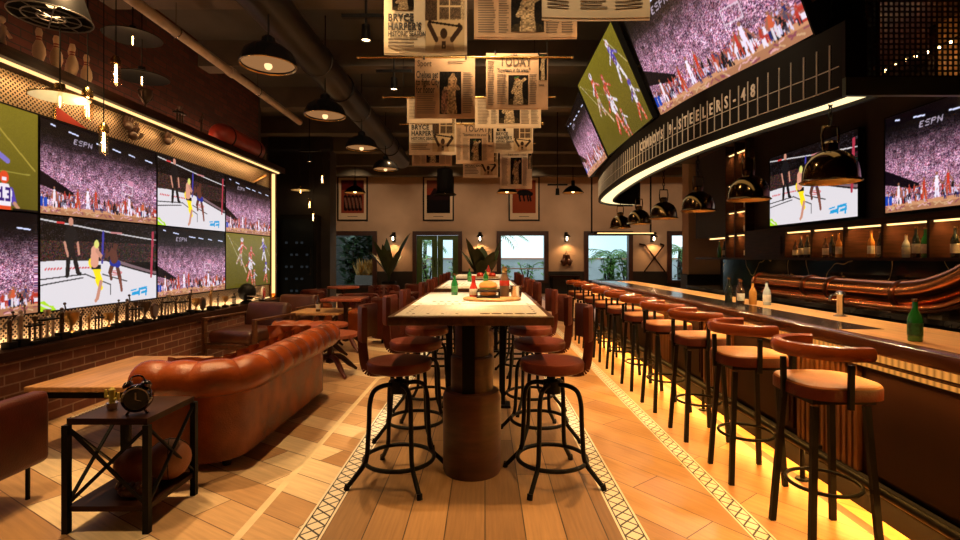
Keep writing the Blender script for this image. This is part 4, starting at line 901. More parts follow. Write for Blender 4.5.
MB().box(1.90, 2.2, BY0, 2.75, BZ-.03, BZ).build('near_boards', BTOP, t, smooth=False); MB().box(1.90, 2.2, 2.75, BY1, BZ-.03, BZ+.0005).build('dark_reflection_band', STONE_REFL, t, smooth=False)  # dark band stands for a reflection in the glossy wood top
MB().box(BX0, 1.90, BY0, BY1, BZ-.055, BZ+.012, bev=.012).build('edge_rail', RAILW, t)
MB().box(BX0+.03, 1.93, BY0, BY1, BZ-.10, BZ-.055).build('rail_underside', DWOOD, t, smooth=False)
MB().box(BX0+.02, BX0+.034, BY0, BY1, BZ-.09, BZ-.057).build('led_line', YLED, t, smooth=False)
MB().box(1.95, 2.0, BY0, BY1, .79, .845).build('apron', DWOOD, t, smooth=False)
MB().box(1.945, 1.952, BY0, BY1, .742, .762).build('led_line', YLED, t, smooth=False)
MB().box(2.0, 2.40, BY0, BY1, .0, .845).build('carcass', MAROON, t, smooth=False)
MB().box(1.96, 2.0, BY0, BY1, .0, .14).build('kick_plinth', BLACKM, t, smooth=False)
MB().box(1.945, 1.99, BY0, BY1, .145, .165).build('kick_cap', BLACKM, t, smooth=False)
MB().box(1.953, 1.9598, BY0, BY1, .118, .138).build('led_line', YLED, t, smooth=False)
for k in range(4):
    y = BY0+(BY1-BY0)*(k+.5)/4
    lamp('toe_light', 'AREA', (1.935, y, .155), 15, (1, .44, .08), t, rot=(0, R(26), 0), shape='RECTANGLE', size=.03, size_y=1.8)
    lamp('rail_light', 'AREA', (1.90, y, .80), 12, (1, .45, .08), t, rot=(0, R(9), 0), shape='RECTANGLE', size=.03, size_y=1.8)
y = BY0; i = 0
while y < BY1-.2:
    stp = (1.43 if i == 0 else .80) if i % 2 == 0 else .56; e = min(y+stp, BY1)
    if i % 2 == 0:
        m = MB(); m.box(1.982, 2.0, y+.03, e-.03, .2, .77); m.box(1.974, 1.984, y+.06, e-.06, .24, .73); m.build('flat_panel', MAROON, t, smooth=False)
    else:
        m = MB(); q = y+.02
        while q < e-.03: m.box(1.972, 2.0, q, q+.026, .17, .785); q += .044
        m.build('slatted_panel', SLATW, t, smooth=False)
    y += stp; i += 1
MB().tube([(1.86, BY0, .20), (1.86, BY1, .20)], .022, 12).build('foot_rail', BLACK, t)
y = 1.6
while y < BY1:
    MB().tube([(1.86, y, 0), (1.86, y, .18)], .014, 8).bar((1.86, y, .19), (1.97, y, .19), .02).lathe([(0, 0), (.04, 0), (.035, .01), (0, .012)], (1.86, y, 0), 12).build('rail_bracket', BLACK, t); y += 1.33
MB().box(1.9, 2.5, BY1, BY1+.05, 0, .89).build('end_panel', DWOOD, t, smooth=False)
# bar stools
def bar_stool(label, loc, rz):
    t = thing('bar_stool', label, 'bar stool', loc, rz, 'bar stools along the counter')
    P = []
    for k in range(40):
        a = 2*PI*k/40; c, s = math.cos(a), math.sin(a); e = 2/3.2
        P.append((.19*abs(c)**e*(1 if c > 0 else -1)+.01, .19*abs(s)**e*(1 if s > 0 else -1)))
    m = MB(); n0 = []
    for (k, z) in ((.985, .727), (.985, .731), (.96, .738), (.88, .741)): n0.append([m.bm.verts.new((u*k, v*k, z)) for u, v in P])
    for A, B in zip(n0, n0[1:]):
        for k in range(40): m.bm.faces.new((A[k], A[(k+1) % 40], B[(k+1) % 40], B[k]))
    m.bm.faces.new(n0[0][::-1]); m.bm.faces.new(n0[-1]); m.build('seat', TANSEAT, t)
    m = MB(); n0 = []
    for (k, z) in ((.9, .677), (1.0, .679), (1.0, .722), (.985, .730)): n0.append([m.bm.verts.new((u*k, v*k, z)) for u, v in P])
    for A, B in zip(n0, n0[1:]):
        for k in range(40): m.bm.faces.new((A[k], A[(k+1) % 40], B[(k+1) % 40], B[k]))
    m.bm.faces.new(n0[0][::-1]); m.build('seat_band', LEATHER_R, t)
    MB().box(-.14, .14, -.14, .14, .655, .678).build('seat_plate', BLACK, t)
    for sx in (-1, 1):
        for sy in (-1, 1):
            MB().bar((sx*.115, sy*.115, .64), (sx*.15, sy*.15, 0), .027, .022).build('leg', BLACK, t)
    MB().tube([(.15*math.cos(k*PI/18), .15*math.sin(k*PI/18), .255) for k in range(36)], .009, 8, True).build('foot_ring', BLACK, t)
    A = arc(.02, 0, .225, -250, -110, 24)   # wraps round local -x
    A = [(.02+.205*math.cos(R(a)), .205*math.sin(R(a))) for a in [75+210*i/28 for i in range(29)]]
    MB().sweep(A, [(-.022, .862), (-.008, .852), (.016, .856), (.026, .872), (.026, .898), (.016, .914), (-.008, .918), (-.022, .908)], True).build('backrest', LEATHER, t)
    for a in (100, 180, 260): MB().bar((.02+.202*math.cos(R(a)), .202*math.sin(R(a)), .65), (.02+.206*math.cos(R(a)), .206*math.sin(R(a)), .84), .022, .016).build('back_post', BLACK, t)
    return t
b0 = None
for k in range(10):
    y = 2.33+.67*k; lb = 'wrap-back bar stool at the counter, %s' % ('nearest the camera' if k == 0 else ORD[k]+' from the camera' if k < 9 else 'last at the far end')
    rz = 0 if k == 0 else random.uniform(-.06, .06)
    if b0 is None: b0 = bar_stool(lb, (1.575, y, 0), rz)
    else: again(b0, lb, (1.565, y, 0), rz)

# ------------------------------------------------------------ back bar: counter, shelves, screens, tap rail
GOLDREFL = bpy.data.materials.new('black_gold_reflection'); GOLDREFL.use_nodes = True; nt = GOLDREFL.node_tree; b = nt.nodes['Principled BSDF']; b.inputs['Roughness'].default_value = .08
tcn = nt.nodes.new('ShaderNodeTexCoord'); wv = nt.nodes.new('ShaderNodeTexNoise'); wv.inputs['Scale'].default_value = 1.6; wv.inputs['Detail'].default_value = 2
v1 = mathn(nt, 'LESS_THAN', mathn(nt, 'ABSOLUTE', mathn(nt, 'SUBTRACT', wv.outputs['Fac'], .5)), .0035)  # gold streaks painted in for reflections on the glossy black backsplash
nt.links.new(tcn.outputs['Object'], wv.inputs['Vector']); mx = nt.nodes.new('ShaderNodeMix'); mx.data_type = 'RGBA'; mx.inputs[6].default_value = (.012, .01, .008, 1); mx.inputs[7].default_value = (.55, .33, .10, 1)
nt.links.new(v1, mx.inputs[0]); nt.links.new(mx.outputs[2], b.inputs['Base Color'])
SLED = glow('shelf_led', (1, .60, .22), 2.5)
t = thing('back_counter', 'dark back-bar counter with glass-fronted coolers', 'counter', (0, 0, 0))
MB().box(3.05, 4.15, 1.0, 7.6, .84, .88).build('counter_top', STONE_REFL, t, smooth=False); MB().box(3.1, 4.15, 1.0, 7.6, 0, .84).build('carcass', BLACKM, t, smooth=False)
for k in range(9):
    y = 1.1+.72*k; d = MB().box(3.085, 3.1, y, y+.68, .1, .8).build('cooler_door', BLACK, t, smooth=False); MB().box(3.07, 3.085, y+.62, y+.64, .3, .6).build('handle', STEEL, d)
MB().box(3.62, 4.15, 1.0, 7.6, .88, 1.27).build('backsplash', GOLDREFL, t, smooth=False)
t = thing('bar_shelving', 'walnut back-bar shelving with lit bottle niches', 'shelving', (0, 0, 0))
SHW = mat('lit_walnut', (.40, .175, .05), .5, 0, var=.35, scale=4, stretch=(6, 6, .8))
MB().box(3.58, 4.2, 1.0, 8.5, 1.27, 1.30).build('shelf', DWOOD, t, smooth=False)
MB().box(3.58, 4.2, 1.0, 6.9, 1.60, 1.66).build('shelf', DWOOD, t, smooth=False)
MB().box(3.98, 4.2, 1.0, 6.9, 1.30, 1.60).build('back_panel', SHW, t, smooth=False)
dv = [5.98, 5.49, 4.99, 4.51, 4.04, 3.57, 3.1, 2.63, 2.16, 1.69]
for y in dv: MB().box(3.58, 3.98, y-.012, y+.012, 1.30, 1.60).build('divider', DWOOD, t, smooth=False)
for a, b2 in zip(dv, dv[1:]): lamp('niche_light', 'AREA', (3.625, (a+b2)/2, 1.583), 5.5, (1, .55, .18), t, rot=(0, R(-58), 0), shape='RECTANGLE', size=.01, size_y=.36); MB().box(3.60, 3.62, b2+.03, a-.03, 1.586, 1.599).build('led_strip', SLED, t, smooth=False)
MB().box(3.58, 3.98, 5.99, 6.86, 1.30, 1.60).box(3.57, 3.585, 6.04, 6.81, 1.34, 1.56).build('closed_cabinet', DWOOD, t, smooth=False)
# tall shelves at the left of the screens
MB().box(4.0, 4.2, 6.2, 8.5, 1.3, 3.5).build('back_panel', SHW, t, smooth=False)
for z in (1.62, 1.95, 2.35, 2.8): lamp('shelf_light', 'AREA', (3.64, 7.17, z-.02), 5.0, (1, .55, .18), t, rot=(0, R(-58), 0), shape='RECTANGLE', size=.01, size_y=.45); MB().box(3.6, 4.0, 6.9, 7.44, z, z+.03).build('shelf', DWOOD, t, smooth=False); MB().box(3.61, 3.63, 6.95, 7.4, z-.012, z-.001).build('led_strip', SLED, t, smooth=False)
for y in (6.88, 7.17, 7.45): MB().box(3.58, 4.0, y-.012, y+.012, 1.30, 3.4).build('upright', DWOOD, t, smooth=False)
MB().box(3.58, 4.0, 7.46, 8.5, 1.62, 4.2).build('tall_cabinet', DARKWALL, t, smooth=False)
MB().box(3.8, 3.83, 7.5, 8.45, 1.60, 1.618).build('led_strip', SLED, t, smooth=False)
struct(MB().box(3.70, 4.2, 1.0, 6.87, 1.66, CEIL).build('wall_right_bar', DARKWALL, smooth=False))
for (lb, yc, k) in (('fight screen over the back bar, behind the two nearest bar pendants', 5.60, 'fight'), ('crowd screen at the right edge over the back bar', 3.77, 'crowd')):
    television(lb, (3.62, yc, 1.70), R(-90), 1.50, .85, k, 'screens over the back bar')
G = 'bottles in the lit niches'; i = 0
def shelf_bottles(y, z, spec, where):
    global i
    for q, (dy, h, m, lab) in enumerate(spec):
        bottle('spirit_bottle', '%s bottle in %s, %s from its far side' % ({'d': 'dark', 'b': 'brown', 'a': 'amber', 'c': 'clear', 'g': 'green'}[m], where, ['first', 'second', 'third', 'fourth'][q]), ((3.63 if dy > 1 else 3.68), y-dy if dy < 1 else dy, z), h, .029, {'d': DKG, 'b': BRNG, 'a': AMBG, 'c': CLRG, 'g': GRNG}[m], LBLC if lab else None, G)
shelf_bottles(5.88, 1.30, [(5.85, .2, 'b', 1), (5.74, .24, 'd', 1), (5.63, .25, 'd', 1)], 'the lit niche beside the dark cabinet')
shelf_bottles(5.40, 1.30, [(5.33, .22, 'b', 1), (5.23, .24, 'd', 0), (5.13, .25, 'a', 1)], 'the second lit niche')
shelf_bottles(4.90, 1.30, [(4.70, .25, 'a', 1), (4.59, .24, 'b', 1)], 'the third lit niche')
shelf_bottles(4.42, 1.30, [(4.31, .20, 'c', 1), (4.21, .26, 'd', 1), (4.12, .25, 'g', 1)], 'the fourth lit niche')
shelf_bottles(3.95, 1.30, [(3.86, .24, 'd', 1), (3.70, .24, 'b', 1)], 'the brightest niche at the right edge')
for (z, w_) in ((1.30, 'bottom'), (1.65, 'second'), (1.98, 'third'), (2.38, 'top')):
    shelf_bottles(7.38, z, [(.12, .24, 'd', 1), (.33, .23, 'a' if z > 1.5 else 'b', 1)], 'the %s cell of the tall shelf' % w_)
shelf_bottles(7.95, 1.30, [(.1, .26, 'g', 0), (.26, .25, 'd', 1)], 'the recess by the dark tall cabinet')
# under the tap rail: jars and glasses on the back counter
for k in range(15):
    y = 2.75+.215*k; m_ = [DKG, CLRG, BRNG, DKG, AMBG][(k*3) % 5]
    bottle('backbar_bottle', '%s bottle on the back counter under the copper rail, %s from the near end' % ({DKG.name: 'dark', CLRG.name: 'pale', BRNG.name: 'brown', AMBG.name: 'amber'}[m_.name], ORD[k] if k else 'first'), (3.36+.04*(k % 3), y, .88), .2+.05*((k*7) % 4)/3, .04, m_, LBLC if k % 2 else None, 'bottles under the copper tap rail')
# copper beer tap rail
t = thing('copper_tap_rail', 'big copper beer-tap pipe running along the back bar and sweeping up', 'beer tap', (0, 0, 0)); X = 3.17
MB().tube(spline([(X, 5.72, 1.02), (X, 5.0, 1.02), (X, 4.3, 1.02), (X, 3.8, 1.025), (X, 3.45, 1.09), (X, 3.15, 1.25), (X, 2.95, 1.5), (X, 2.85, 1.85), (X, 2.83, 2.0)], 6), .10, 28).build('main_pipe', COPPER, t)
MB().tube(spline([(X-.05, 5.6, .915), (X-.05, 4.6, .915), (X-.05, 3.8, .918), (X-.05, 3.4, .96), (X-.05, 3.1, 1.1)], 6), .032, 16).build('drip_pipe', COPPER, t)
MB().lathe([(0, 0), (.112, 0), (.118, .02), (.112, .04), (0, .05)], (X, 5.70, 1.02), 24, Matrix.Rotation(R(-90), 4, 'X')).build('end_cap', COPPER, t)
for y in (4.85, 4.52, 3.78): MB().lathe([(.1, -.02), (.112, -.016), (.114, 0), (.112, .016), (.1, .02)], (X, y, 1.02), 24, Matrix.Rotation(R(90), 4, 'X')).build('clamp_ring', mat('dark_copper', (.25, .08, .03), .3, 1), t)
for y in (5.4, 4.40): MB().lathe([(0, 0), (.06, 0), (.05, .015), (.03, .03), (.03, .1), (.045, .14), (0, .15)], (X, y, .86), 18).build('support_column', COPPER, t)
# things standing on the bar
bottle('beer_bottle', 'green beer bottle with a dark label alone on the near end of the bar top', (2.03, 2.36, BZ), .20, .03, GRNG, mat('dark_green_label', (.02, .10, .035), .5, 0, var=.6, scale=60), 'beer bottles')
for k, (x, y, m_, h) in enumerate(((2.12, 4.35, DKG, .22), (2.19, 4.28, BRNG, .2), (2.25, 4.2, AMBG, .19), (2.22, 4.36, BRNG, .21), (2.34, 4.15, CLRG, .2))):
    bottle('sauce_bottle', '%s bottle of the group standing on the bar top before the copper rail' % ['dark leftmost', 'brown second', 'amber middle', 'brown rear', 'pale rightmost'][k], (x, y, BZ), h, .03, m_, LBLC if k in (1, 4) else None, 'bottles grouped on the bar')
t = thing('steel_beer_font', 'steel beer font standing on the bar top before the copper pipe', 'beer tap', (2.38, 3.35, BZ))
MB().lathe([(0, 0), (.05, 0), (.05, .01), (.025, .02), (.025, .22), (.04, .24), (.03, .27), (0, .28)], seg=20).build('column', STEEL, t); MB().tube(spline([(0, 0, .23), (-.06, 0, .235), (-.085, 0, .21), (-.085, 0, .17)], 4), .01, 8).build('spout', STEEL, t); t.scale = (.8, .8, .62)
# ------------------------------------------------------------ curved canopy over the bar
LIGHTP = glow('canopy_light_panel', (1, .76, .38), 1.6)
outer = spline([(2.0, 2.80, 0), (1.965, 2.98, 0), (1.885, 3.25, 0), (1.77, 3.72, 0), (1.655, 4.45, 0), (1.61, 5.59, 0), (1.68, 6.9, 0), (1.80, 7.9, 0), (1.93, 8.35, 0), (2.2, 8.7, 0), (2.6, 8.85, 0)], 6)
outer = [(p.x, p.y) for p in outer]
def offset(path, d):
    out = []
    for i, p in enumerate(path):
        a = Vector(path[max(i-1, 0)]); b = Vector(path[min(i+1, len(path)-1)]); t_ = (b-a).normalized(); out.append((p[0]+t_.y*d, p[1]-t_.x*d))
    return out
inner = offset(outer, .22); inner = [(x, max(y, 2.80)) for x, y in inner]
CZ = 2.20
FASC = mat('black_fascia', (.006, .005, .005), .5, 0, var=.2, spec=.15)
CEILW = mat('dark_canopy_wood', (.075, .03, .014), .45, 0, var=.35, scale=3, stretch=(6, 1, 1))
t = thing('bar_canopy', 'curved black canopy over the bar with lettered score fascia and glowing underside', 'canopy', (0, 0, 0))
def wall_strip(path, z0, z1, th):
    m = MB(); m.sweep(path, [(0, z0), (0, z1), (th, z1), (th, z0)], True); return m
# travel runs away from the camera, outward (right of travel) is the room interior of the canopy
wall_strip(outer, CZ, 2.62, .03).build('fascia', FASC, t); wall_strip(inner, CZ+.01, 2.95, .03).build('inner_lip', FASC, t)
m = MB()
for a, b, c, d in zip(outer, outer[1:], inner[1:], inner): m.quad([(a[0]+.035, a[1], CZ+.03), (b[0]+.035, b[1], CZ+.03), (c[0], c[1], CZ+.03), (d[0], d[1], CZ+.03)])
m.build('light_panel', LIGHTP, t, smooth=False)
m = MB()
for a, b, c, d in zip(outer, outer[1:], inner[1:], inner): m.quad([(a[0], a[1], 2.62), (b[0], b[1], 2.62), (c[0], c[1], 2.62), (d[0], d[1], 2.62)])
m.build('top_cover', FASC, t, smooth=False)
poly = inner+[(3.7, 8.85), (3.7, 2.80)]
MB().prism(poly, 2.95, 3.0).build('inner_ceiling', CEILW, t, smooth=False)
MB().box(2.0, 4.2, 2.77, 2.80, CZ, 2.30).build('front_beam', mat('teal_grey_metal', (.07, .10, .085), .4, .5), t, smooth=False)
MB().box(2.0, 2.12, 2.775, 2.80, 2.30, 2.62).build('front_fascia', FASC, t, smooth=False)
MESHM = perforated('black_wire_mesh', (.02, .016, .014), (0, 0, 0), .03, 'XZ', .5, 0, True, .36)
MB().box(2.12, 4.2, 2.785, 2.79, 2.30, 3.4).build('mesh_panel', MESHM, t, smooth=False)
for x in (2.75, 3.45): MB().box(x-.03, x+.03, 2.77, 2.80, 2.30, 3.4).build('mesh_post', BLACK, t, smooth=False)
MB().box(2.0, 4.2, 2.77, 2.81, 3.4, 3.9).build('upper_panel', FASC, t, smooth=False)
up = offset(outer, .5); up = [(x, max(y, 2.82)) for x, y in up]
m = MB(); m.sweep(up, [(0, 3.0), (0, 4.2), (.04, 4.2), (.04, 3.0)], True); m.build('upper_housing', FASC, t)
# score grid and letters, fixed to the fascia
cum = [0]
for a, b in zip(outer, outer[1:]): cum.append(cum[-1]+math.dist(a, b))
def along(s):
    for i in range(len(outer)-1):
        if cum[i+1] >= s:
            f = (s-cum[i])/(cum[i+1]-cum[i]); a, b = Vector(outer[i]), Vector(outer[i+1]); d = (b-a).normalized(); return a+(b-a)*f, d
    return Vector(outer[-1]), d
GRID = mat('pale_grid_line', (.6, .56, .48), .5); m = MB(); s = .08
while s < cum[-1]-1.0:
    p, d = along(s); n = Vector((-d.y, d.x)); a = math.atan2(d.y, d.x)
    m.box(-.003, .003, -.003, .004, 2.26, 2.52, Matrix.Translation((p.x+n.x*.002, p.y+n.y*.002, 0)) @ Matrix.Rotation(a, 4, 'Z')); s += .0875
sub = [along(.02+i*(cum[-1]-1.0)/60)[0] for i in range(61)]
for z in (2.26, 2.375): m.sweep(sub, [(-.004, z), (-.004, z+.005), (.004, z+.005), (.004, z)], True)
m.build('score_grid', GRID, t, smooth=False)
m = MB(); word = 'COWBOYS 9-STEELERS-48'; s8 = .60
for i, ch in enumerate(reversed(word)):
    if ch == ' ': continue
    s = s8+.0875*i+.044; p, d = along(s); n = Vector((-d.y, d.x))
    me = text_mesh(ch, .125, .003, .0018, 'CENTER', .68)
    X = Vector((-d.x, -d.y, 0)); Z = Vector((n.x, n.y, 0)); Yv = Vector((0, 0, 1))
    M = Matrix(((X.x, Yv.x, Z.x, p.x+n.x*.005), (X.y, Yv.y, Z.y, p.y+n.y*.005), (X.z, Yv.z, Z.z, 2.40), (0, 0, 0, 1))); join_mesh(m, me, M); bpy.data.meshes.remove(me)
m.build('lettering', mat('pale_letter', (.85, .78, .70), .5), t, smooth=False)
for (x, y) in ((2.9, 3.0), (2.9, 8.2), (2.1, 5.6)): MB().cyl((x, y, 3.0), (x, y, CEIL), .03).build('hanger_rod', BLACK, t)
# far hanging frame under the canopy end
t = thing('glass_rack', 'black hanging glass rack with lit edge at the far end of the bar', 'rack', (2.3, 8.9, 0))
MB().box(-.36, .75, 0, .03, 1.72, 1.75).box(-.36, .75, .5, .53, 1.72, 1.75).box(-.36, -.33, 0, .53, 1.72, 1.75).box(.72, .75, 0, .53, 1.72, 1.75).build('frame', BLACK, t, smooth=False)
MB().box(-.33, .72, 0.03, .5, 1.735, 1.745).build('shelf', DWOOD, t, smooth=False); MB().box(-.30, .7, -.012, -.001, 1.725, 1.74).build('led_strip', SLED, t, smooth=False)
for x in (-.345, .735): MB().box(x-.012, x+.012, .25, .274, 1.75, CEIL).build('hanger', BLACK, t, smooth=False)
# screens standing on the canopy, tipped outward
def tipped(label, b0, b1, k):
    a = Vector((*b0, 2.635)); b = Vector((*b1, 2.635)); u = (b-a).normalized(); W = (b-a).length-.03; n = Vector((u.y, -u.x, 0))   # n: towards the room
    tl = R(23.5); upv = n*math.sin(tl)+Vector((0, 0, 1))*math.cos(tl)
    # local x = left->right seen from outside, local y = into the screen, local z = up the screen
    xx = u; yy = upv.cross(xx).normalized(); M = Matrix(((xx.x, yy.x, upv.x, 0), (xx.y, yy.y, upv.y, 0), (xx.z, yy.z, upv.z, 0), (0, 0, 0, 1))); M.translation = (a+b)/2
    return television(label, (0, 0, 0), 0, W, W*.5625, k, 'tipped screens on the bar canopy', M), n, (a+b)/2, upv
tv = []
tv.append(tipped('big tipped crowd screen on the canopy nearest the camera', (1.645, 4.70), (1.965, 2.97), 'crowd'))
tv.append(tipped('tipped football screen in the middle of the canopy', (1.62, 6.58), (1.605, 4.76), 'football'))
tv.append(tipped('small-looking tipped crowd screen at the far end of the canopy', (1.74, 8.38), (1.635, 6.66), 'crowd'))
for (o, n, c, upv) in tv:
    p = c+upv*.45; q = p-n*.8; loc = o.matrix_world.inverted()
    MB().bar(loc @ (p-n*.06), loc @ Vector((q.x, q.y, p.z+.12)), .05).build('bracket_arm', BLACK, o)
# warm string of lights and boxes behind the mesh
t = thing('string_lights', 'warm string of small lights seen through the black mesh', 'lights', (0, 0, 0)); m = MB(); c_ = MB(); ys = [3.0+.09*k for k in range(16)]
for y in ys: m.ball((3.05, y, 2.72+.012*math.sin(y*9)), .010, 8)
m.build('bulbs', glow('tiny_bulb', (1, .6, .22), 25), t); MB().cyl((3.05, 3.0, 2.73), (3.05, 3.0, 2.95), .004, seg=6).cyl((3.05, 4.3, 2.73), (3.05, 4.3, 2.95), .004, seg=6).build('hook', BLACK, t); c_.tube([(3.05, y, 2.735+.012*math.sin(y*9)) for y in ys], .005, 6).build('cord', BLACK, t)
t = thing('hanging_cabinet', 'wooden cabinet hung behind the black mesh, lit by the string lights', 'cabinet', (3.3, 3.3, 2.47)); MB().box(-.1, .25, -.4, .3, 0, .48).build('body', OAK, t); MB().box(-.12, -.1, -.38, -.34, 0, .48).build('batten', DWOOD, t); MB().box(-.12, -.1, .24, .28, 0, .48).build('batten', DWOOD, t)

# ------------------------------------------------------------ pendants over the bar
BRONZE = mat('polished_bronze', (.10, .06, .025), .12, 1); GOLDIN = mat('gold_lining', (.75, .48, .16), .3, 1); BULB = glow('bulb', (1, .72, .36), 30)
def bar_pendant(label, loc, top):
    t = thing('bar_pendant_lamp', label, 'pendant lamp', loc, 0, 'bell pendants over the bar')
    out = [(.158, 0), (.165, .006), (.15, .018), (.148, .06), (.138, .11), (.112, .155), (.07, .185), (.045, .195), (.045, .235), (.03, .25), (0, .251)]
    MB().lathe(out, seg=36).build('shade', BRONZE, t)
    MB().lathe([(.156, .001), (.144, .022), (.14, .06), (.13, .105), (.105, .148), (.06, .175), (0, .178)], seg=36).build('lining', GOLDIN, t)
    MB().ball((0, 0, .085), .028, 12).build('bulb', BULB, t)
    h = top-loc[2]; m = MB(); m.tube([(-.045, 0, .21), (-.05, 0, .28), (-.045, 0, .34), (.045, 0, .34), (.05, 0, .28), (.045, 0, .21)], .007, 8); m.build('yoke', BRONZE, t)
    m = MB(); z = .345; k = 0
    while z < h-.01:
        m.tube([((.012*math.cos(a) if k % 2 else 0), (0 if k % 2 else .012*math.cos(a)), z+.02+.026*math.sin(a)) for a in [2*PI*q/8 for q in range(8)]], .004, 5, True); z += .04; k += 1
    m.build('chain', BLACK, t)
    lamp('pendant_light', 'SPOT', (0, 0, .06), 70, WARM2, t, spot_size=R(140), spot_blend=.5, shadow_soft_size=.04)
for k in range(6): bar_pendant('polished bell pendant over the bar, %s from the camera' % (ORD[k]) if k else 'polished bell pendant over the bar nearest the camera', (2.1, 3.04+.945*k, 1.755), 2.95)

# ------------------------------------------------------------ ceiling services
t = thing('water_pipe', 'pale pipe running under the ceiling beams on the left', 'pipe', (0, 0, 0)); PIPE = mat('pale_pipe_paint', (.42, .34, .25), .5, 0, var=.15)
MB().tube([(-3.15, 1.0, 3.6), (-3.15, 8.5, 3.6)], .05, 16).build('tube', PIPE, t)
m = MB()
for y in (5.1, 6.93): m.tube([(-3.15+.056*math.cos(a), y, 3.6+.056*math.sin(a)) for a in [k*PI/8 for k in range(16)]], .008, 6, True); m.cyl((-3.15, y, 3.65), (-3.15, y, 3.92), .006, seg=8)
m.build('hanger', STEEL, t); MB().lathe([(0, -.05), (.062, -.05), (.062, .05), (0, .05)], (-3.15, 6.2, 3.6), 16, Matrix.Rotation(R(90), 4, 'X')).build('coupling', PIPE, t)
t = thing('air_duct', 'dark round ventilation duct along the ceiling', 'duct', (0, 0, 0)); DUCT = mat('dark_duct', (.03, .023, .018), .4, .6, var=.25, scale=3)
MB().tube([(-2.02, .2, 3.66), (-2.02, 12.2, 3.66)], .19, 28).build('duct', DUCT, t)
for y in (2.2, 4.0, 6.0, 8.0, 10.0): MB().lathe([(.19, -.02), (.2, -.015), (.2, .015), (.19, .02)], (-2.02, y, 3.66), 28, Matrix.Rotation(R(90), 4, 'X')).build('joint_band', DUCT, t)
for y in (3.3, 6.93, 10.6): MB().tube([(-2.02+.2*math.cos(a), y, 3.66+.2*math.sin(a)) for a in [k*PI/12 for k in range(24)]], .01, 6, True).cyl((-2.02, y, 3.86), (-2.02, y, 3.95), .008, seg=8).build('hanger', BLACK, t)
t = thing('conduit', 'thin copper-coloured conduit beside the duct', 'pipe', (0, 0, 0)); MB().tube([(-2.35, .5, 3.8), (-2.35, 11, 3.8)], .03, 10).build('tube', mat('oxide_pipe', (.22, .09, .045), .5, .3), t)
m = MB(); [m.box(-2.39, -2.31, y-.02, y+.02, 3.8, 3.92) for y in (3.3, 6.93, 10.6)]; m.build('clamp', BLACK, t)
LENS = glow('amber_lens', (1, .46, .17), .30)
def dome(label, loc, s):
    t = thing('dome_pendant_lamp', label, 'pendant lamp', loc, 0, 'black dome pendants under the duct')
    MB().lathe([(.235, 0), (.248, .005), (.245, .02), (.235, .06), (.205, .12), (.14, .17), (.075, .19), (.06, .2), (.055, .25), (.03, .27), (0, .27)], seg=40).build('shade', mat('gloss_black_enamel', (.006, .006, .007), .2, 0, spec=.35), t)
    MB().lathe([(.238, -.004), (.246, 0), (.238, .006), (.226, .004), (.238, -.004)], seg=40).build('rim', BRASS, t)
    MB().lathe([(0, .012), (.1, .014), (.225, .02)], seg=40).build('lens', LENS, t)
    MB().ball((0, 0, -.002), .035, 12).build('bulb', glow('dome_bulb', (1, .6, .28), 1.6), t)
    MB().cyl((0, 0, .26), (0, 0, CEIL-loc[2]), .008, seg=8).build('cord', BLACK, t); t.scale = (1, 1, 1)
    lamp('dome_light', 'SPOT', (0, 0, -.045), 60, WARM, t, spot_size=R(120), spot_blend=.6, shadow_soft_size=.03)
for k, y in enumerate((4.5, 6.1, 7.9, 9.8)): dome('black dome pendant with amber lens under the duct, %s from the camera' % ORD[k] if k else 'black dome pendant with amber lens nearest the camera', (-1.95, y, 3.025), 1)
t = thing('black_drum_pendant', 'large black drum pendant with a wire guard at the top left', 'pendant lamp', (-3.0, 3.46, 2.96))
MB().lathe([(.23, 0), (.225, .02), (.17, .20), (.12, .26), (.05, .28), (0, .28)], seg=36).build('shade', BLACK, t)
m = MB()
for k in range(4): a = k*PI/4; m.tube([(.23*math.cos(a), .23*math.sin(a), .0), (-.23*math.cos(a), -.23*math.sin(a), .0)], .004, 6)
for r in (.08, .16, .232): m.tube([(r*math.cos(a), r*math.sin(a), 0) for a in [2*PI*q/28 for q in range(28)]], .005, 6, True)
m.build('wire_guard', mat('pale_wire', (.10, .085, .07), .4, .3), t); MB().ball((0, 0, .1), .035, 12).build('bulb', glow('drum_bulb', (1, .6, .25), 3), t); MB().cyl((0, 0, .27), (0, 0, CEIL-2.96), .008, seg=8).build('cord', BLACK, t)
lamp('drum_light', 'SPOT', (0, 0, .05), 12, WARM, t, spot_size=R(130), spot_blend=.5, shadow_soft_size=.05)
EDB = glow('edison_filament', (1, .66, .28), 22); EDG = glass('edison_glass', (1, .93, .82), .12)
def disc(label, loc, r, outer_m, inner_m):
    t = thing('disc_pendant_lamp', label, 'pendant lamp', loc, 0, 'flat disc pendants over the sofa')
    MB().lathe([(r, 0), (r+.003, .006), (r*.5, .045), (.035, .06), (.03, .1), (0, .1)], seg=36).build('shade', outer_m, t); MB().lathe([(r-.004, -.001), (r*.5, .035), (.03, .05), (0, .05)], seg=36).build('lining', inner_m, t)
    MB().lathe([(0, -.075), (.016, -.07), (.026, -.04), (.014, .0), (.012, .04), (0, .04)], seg=14).build('bulb', EDG, t); MB().tube([(0, 0, -.06), (0, 0, .01)], .005, 6).build('filament', EDB, t); MB().cyl((0, 0, .1), (0, 0, CEIL-loc[2]), .005, seg=6).build('cord', BLACK, t)
    lamp('disc_light', 'POINT', (0, 0, -.1), .8, WARM, t, shadow_soft_size=.015)
disc('yellow flat disc pendant with pale lining in front of the screen wall', (-3.06, 3.6, 2.45), .18, BRASS, mat('mint_lining', (.62, .72, .66), .5))
disc('upper dark disc pendant with a bare bulb at the left', (-3.17, 4.5, 3.28), .23, BLACK, BLACKM)
